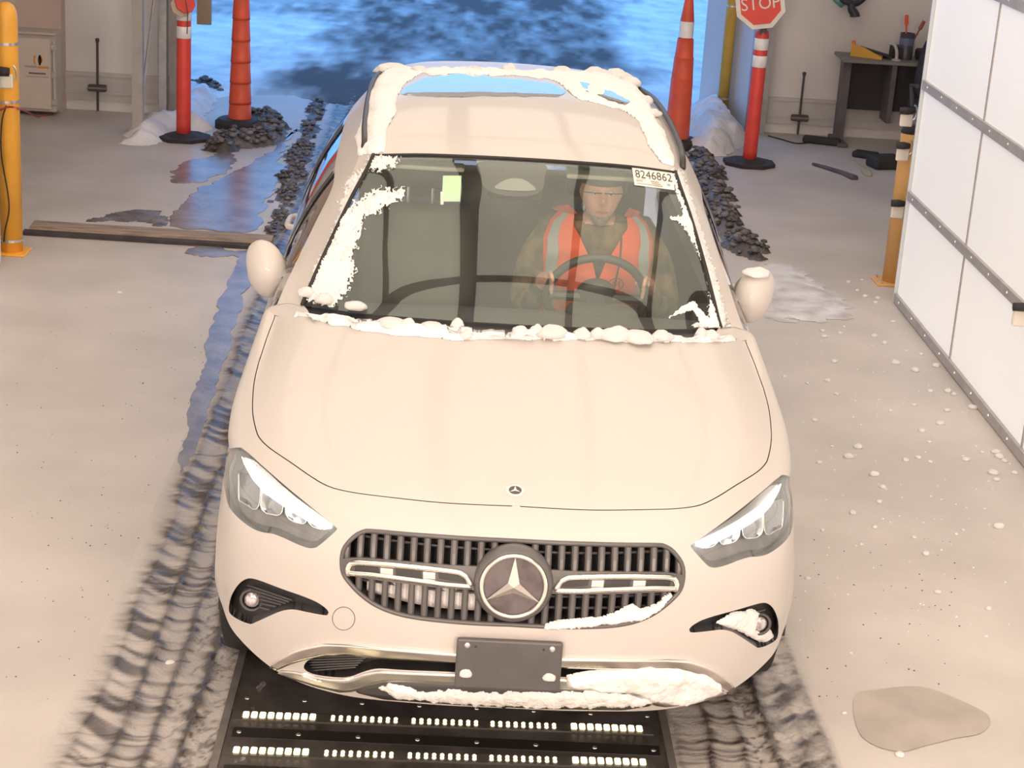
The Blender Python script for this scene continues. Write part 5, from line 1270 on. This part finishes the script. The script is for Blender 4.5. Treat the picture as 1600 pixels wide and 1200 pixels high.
def track(xc, y0, y1, label, width, edge_sign, seed):
    def fn(X, Y):
        wob = .03*(vnoise(Y*.9, seed)-.5)+.02*(vnoise(Y*2.7, seed+4)-.5)
        u = X-xc-wob; h = np.zeros_like(X); mud = np.zeros_like(X)
        for k, (c, w, a) in enumerate(((-.235, .012, .6), (-.13, .014, 1.0), (-.02, .011, .8), (.075, .014, 1.0), (.17, .011, .8), (.26, .012, .7))):
            cc = c+.03*(vnoise(Y*1.6, k*3.3+seed)-.5)+.012*(vnoise(Y*9, k*5.1+seed)-.5); barb = vnoise(Y*34+np.sign(u-cc)*7+u*18, k*2.7+seed)**2
            g = np.exp(-(np.abs(u-cc)/(w*(.55+2.6*barb)))**1.6); mud += a*g*(.6+.5*vnoise(Y*3.1, k*7.7+seed))
            h += .014*a*np.exp(-((u-cc)/(w*2.2))**2)*(.4+barb)
        tread = fbm(u*9+np.abs(u)*10, Y*20, 0, 3, seed+9); fade = ss(-width, -width+.10, u)*(1-ss(width-.06, width, u)); patchy = vnoise(X*5, Y*1.6, 0, seed+2)
        worm = 1-ss(.02, .13, np.abs(2*tread-1)); mud += worm*(.25+.65*patchy)+.2
        splash = fbm(u*4+Y*1.2, Y*17-u*13*edge_sign, 0, 4, seed+6)
        e = np.exp(-((u-edge_sign*(width-.13))/.085)**2); mud = mud*(1-.6*e)+e*np.clip((splash-.44)*5, 0, .8)
        far = ss(1.2, 5.0, Y); mud = np.clip((mud+far*(.30+.5*(vnoise(X*26, Y*16, 0, seed+5)-.4)))*fade, 0, 1)
        return .003+(h+.010*np.clip(tread-.4, 0, 1))*fade, mud
    return hf('mud_track', xc-width, xc+width, y0, y1, .0085, .0115, fn, MUD, label=label, cat='mud', kind='stuff')
track(-1.02, -.9, 11.9, 'muddy tyre track running along the yellow bollard side of the car to the door', .33, -1, 11)
track(.78, -.9, 11.9, 'muddy tyre track coming out from under the bumper on the side of the white panel wall', .29, 1, 47)
# wet film that mirrors the sky
WET = mat('wet_film', (.22, .20, .20), .27, var=.3, scale=4, bump=.12, bscale=22, ior=1.5, spec=.9)
def puddle(pxs, label, seed, thr=.5, z=.0045):
    G = np.array([gnd(p)[:2] for p in pxs]); G = smooth_poly(G, 5); G = resample(np.concatenate([G, G[:1]]), 161)[:-1]; n = len(G); c = G.mean(0)
    tg = np.roll(G, -1, 0)-np.roll(G, 1, 0); nm_ = np.stack([tg[:, 1], -tg[:, 0]], -1)/(np.linalg.norm(tg, axis=1, keepdims=True)+1e-9)
    G = G+nm_*((fbm(G[:, 0]*7, G[:, 1]*5, 0, 3, seed)-.5)*thr*.55+(fbm(G[:, 0]*26, G[:, 1]*20, 0, 2, seed+1)-.5)*thr*.18)[:, None]; V = [(x, y, z) for x, y in G]+[(x, y, 0.0005) for x, y in c+(G-c)*1.01]
    obj('puddle', V, [list(range(n))]+[(i, (i+1) % n, n+(i+1) % n, n+i) for i in range(n)], WET, None, label=label, cat='puddle')
puddle([(405, 395), (385, 450), (365, 500), (350, 560), (325, 640), (300, 720), (282, 745), (286, 690), (305, 610), (325, 540), (345, 470), (368, 410)], 'narrow strip of meltwater along the outer edge of the muddy tyre track', 3, .16, .006)
puddle([(470, 200), (455, 215), (440, 262), (425, 300), (410, 335), (402, 362), (340, 362), (270, 352), (280, 318), (330, 290), (380, 262), (420, 235), (445, 212)], 'meltwater sheet on the floor between slush pile and board', 5, .3)
puddle([(300, 250), (350, 240), (365, 258), (330, 275), (285, 285), (275, 270)], 'small meltwater patch in front of the delineator by the door track', 6, .4)
puddle([(300, 378), (340, 388), (395, 394), (385, 402), (330, 400), (290, 392)], 'small meltwater patch before the weathered board', 7, .4)
# dark slush heaps and snow heaps
DSL = attr_mat('dark_slush', (.30, .28, .29), (.055, .045, .045), 'mud', .7, .4, bump=.6, bscale=35, var=.2, scale=6)
SNH = attr_mat('heaped_snow', (.80, .80, .84), (.35, .32, .32), 'mud', .85, .6, bump=.5, bscale=25, var=.05, scale=3)
BLOBT = blob_mesh(77, 1)
def heap(pxs, h, label, seed, m=DSL, dark=.75, cell=.022, lump=9, base=None):
    G = smooth_poly(np.array([gnd(p)[:2] for p in pxs]) if base is None else np.array(base, float), 5); lo, hi = G.min(0)-.1, G.max(0)+.1
    xs = np.arange(lo[0], hi[0], cell); ys = np.arange(lo[1], hi[1], cell); X, Y = np.meshgrid(xs, ys); P = np.stack([X.ravel(), Y.ravel()], -1)
    d = np.linalg.norm(P-snap(P, G), axis=1)*np.where(pip(P, G), 1, -1); n = fbm(P[:, 0]*lump, P[:, 1]*lump, 0, 4, seed); n0 = fbm(P[:, 0]*2.4, P[:, 1]*2.4, 0, 3, seed+2)
    val = d/.16+(n-.5)*1.4+(n0-.5)*.8; Z = np.clip(val, 0, 1.3)**.7*h*(.45+.5*n+.35*n0); keep = (val > 0).reshape(X.shape)
    cellm = (~pip(P, WALLFP)).reshape(X.shape)[:-1, :-1] & (keep[:-1, :-1] | keep[1:, :-1] | keep[:-1, 1:] | keep[1:, 1:]); F = [(i*len(xs)+j, i*len(xs)+j+1, (i+1)*len(xs)+j+1, (i+1)*len(xs)+j) for i, j in zip(*np.where(cellm))]
    u, inv = np.unique(np.array(F), return_inverse=True); V = np.stack([P[:, 0], P[:, 1], Z+.002], -1)[u]; A = np.clip(dark+(n-.5)*1.2, 0, 1)[u]; FF = inv.reshape(-1, 4).tolist()
    if m is DSL and h > .03:                                          # loose lumps frozen onto the heap
        rg = np.random.default_rng(seed); ok = np.where(Z[u] > h*.12)[0]; cnt = min(700, int(len(ok)*.28)); B0 = np.array([v.co for v in BLOBT.vertices]); BF = [list(p.vertices) for p in BLOBT.polygons]; VV = [V]; AA = [A]; off_ = len(V)
        for q in rg.choice(ok, cnt, replace=False):
            s_ = rg.uniform(.010, .040)*(h/.12)**.4; a_ = rg.uniform(0, 6.3); R_ = np.array([[math.cos(a_), -math.sin(a_), 0], [math.sin(a_), math.cos(a_), 0], [0, 0, 1]])
            VV.append((B0*[1, rg.uniform(.6, 1.1), rg.uniform(.35, .7)]*s_) @ R_.T+V[q]+[0, 0, s_*.3]); AA.append(np.full(len(B0), np.clip(dark+rg.uniform(-.35, .25), 0, 1))); FF += [[k+off_ for k in f] for f in BF]; off_ += len(B0)
        V = np.concatenate(VV); A = np.concatenate(AA)
    obj('slush_heap' if m is DSL else 'snow_heap', V, FF, m, None, smooth=True, attr={'mud': A}, label=label, cat='slush' if m is DSL else 'snow', kind='stuff')
heap([(345, 215), (318, 232), (350, 238), (400, 232), (445, 218), (440, 195), (415, 178), (395, 185), (398, 205), (370, 218)], .13, 'dark slush heap around the base of the orange cone stack', 3)
heap([(300, 128), (325, 140), (350, 150), (345, 138), (322, 128)], .10, 'low dark slush bank outside behind the delineator', 4)
heap([(405, 400), (425, 350), (440, 300), (455, 250), (475, 200), (490, 160), (505, 160), (490, 215), (470, 280), (450, 340), (435, 395), (420, 430)], .055, 'dark slush ridge beside the car on the cone stack side', 8, lump=11)
heap([(1085, 240), (1110, 245), (1128, 285), (1142, 330), (1165, 360), (1195, 395), (1185, 405), (1150, 395), (1128, 380), (1105, 330), (1085, 290)], .12, 'brown slush ridge beside the car on the stop sign side', 6)
heap([(240, 330), (262, 345), (250, 352), (215, 344), (150, 345), (190, 332)], .02, 'thin dirt scatter in front of the weathered board', 12, lump=14, dark=.6)
heap([(190, 222), (215, 196), (260, 190), (300, 150), (325, 140), (333, 160), (318, 190), (322, 205), (265, 212), (235, 226)], .13, 'snow heap between the door track and the red delineator', 14, SNH, .05, lump=5)
heap([(1072, 205), (1085, 175), (1110, 165), (1140, 172), (1168, 215), (1155, 232), (1120, 246), (1085, 240)], .20, 'snow heap at the foot of the far yellow bollard', 15, SNH, .1, lump=5)
heap([(1190, 420), (1230, 415), (1280, 440), (1330, 480), (1290, 500), (1230, 500), (1190, 480)], .012, 'thin smear of crushed snow on the floor beside the door mirror', 16, SNH, .45, lump=12)
# tyre stain
st_ = np.array([gnd(p)[:2] for p in ((1335, 1090), (1375, 1078), (1440, 1074), (1500, 1095), (1545, 1120), (1535, 1145), (1490, 1155), (1450, 1165), (1400, 1175), (1345, 1150))]); st_ = smooth_poly(st_, 6)
obj('wet_stain', [(x, y, .0025) for x, y in st_], [list(range(len(st_)))], mat('damp_concrete', (.40, .35, .315), .45, var=.12, scale=5), None, label='brown damp stain on the concrete near the white panel wall', cat='stain')
# snow chunks scattered on the floor
chunks = [(1326,712,14),(1341,697,13),(1366,740,13),(1379,760,10),(1280,722,9),(1312,520,7),(1303,564,9),(1366,524,9),(1382,535,9),(1399,565,12),(1430,577,12),(1439,553,7),(1463,570,11),(1481,610,11),(1490,615,8),(1480,640,9),(1470,660,11),(1440,672,11),(1415,718,10),(1435,714,9),(1453,721,7),(1509,717,10),(1556,705,13),(1562,712,12),(1552,737,14),(1556,748,9),(1585,738,9),(1569,719,9),(1525,697,6),(1520,635,12),(1293,594,9),(1307,615,7),(1226,588,7),(1261,598,6),(1273,656,9),(1391,641,7),(1453,610,8),(1285,516,8),(1288,525,8),(1319,510,5),(1234,495,6),(1367,823,8),(1428,839,8),(1447,864,11),(1561,821,15),(1494,834,6),(1505,828,6),(1285,828,7),(1262,903,8),(1346,850,6),(1465,924,9),(1545,950,9),(1541,994,6),(1319,1113,8),(1406,1178,12),(1330,1020,5),(1374,783,8),(1332,800,10),(1300,697,5),(1333,652,5),(1345,664,5),(1428,632,6),(1340,453,6),(1368,472,7),(1352,462,8),(1372,465,7),(1326,440,7),(1347,437,5),(1462,470,5),(1423,500,6),(1395,502,6),(1416,548,6),(187,457,8),(266,1035,14),(1452,690,6),(1534,706,6)]
rnd2 = random.Random(11)
for (x, y, w) in chunks:
    c = gnd((x, y+w*.2)); dist = np.linalg.norm(c-CAM); s = w*dist/FPX*.62; lab = 'small white snow chunk on the open floor between car and panel wall'; grp = 'snow chunks scattered on the floor'
    if c[0] > 2.12: lab, grp = 'small snow chunk lying right at the foot of the white panel wall', 'snow chunks at the foot of the panel wall'
    elif c[1] > 4.6: lab, grp = 'small snow chunk on the floor near the foot of the bollard with three sensors', 'snow chunks near the bollard'
    elif w >= 12: lab, grp = 'larger white snow chunk lying on the open floor between car and panel wall', 'larger snow chunks on the open floor'
    if x < 400: lab, grp = ('lone white snow chunk on the bare floor past the muddy track' if y < 600 else 'lone white snow chunk lying in the muddy tyre track'), None
    clump('snow_chunk', c+[0, 0, s*.16], (s, s*rnd2.uniform(.7, 1.1), s*.6), rnd2.uniform(0, 6), rnd2.choice(BLOBS), lab, 'snow chunk', grp)
# countless crumbs of snow and grit
def crumbs(name, n, area, smin, smax, m, label, seed):
    r = np.random.default_rng(seed); b = MB(); k = 0
    while k < n:
        p = (r.uniform(area[0], area[2]), r.uniform(area[1], area[3])); c = gnd(p); s = r.uniform(smin, smax)
        b.add([c+[s, 0, 0], c+[-s*.6, s*.8, 0], c+[-s*.6, -s*.8, 0], c+[0, 0, s*.9]], [(0, 1, 3), (1, 2, 3), (2, 0, 3)]); k += 1
    b.build(name, m, None, label=label, cat='crumbs', kind='stuff')
crumbs('snow_crumbs', 190, (1230, 430, 1590, 1000), .002, .006, SNOW, 'tiny crumbs of snow scattered over the floor beside the panel wall', 3)
GRIT = mat('dark_grit', (.12, .09, .07), .8)
crumbs('grit', 150, (5, 480, 330, 1100), .002, .005, GRIT, 'tiny specks of dark grit on the floor on the bollard side', 5)
crumbs('grit', 60, (1240, 830, 1500, 1100), .002, .005, GRIT, 'tiny specks of dark grit on the floor near the damp stain', 6)
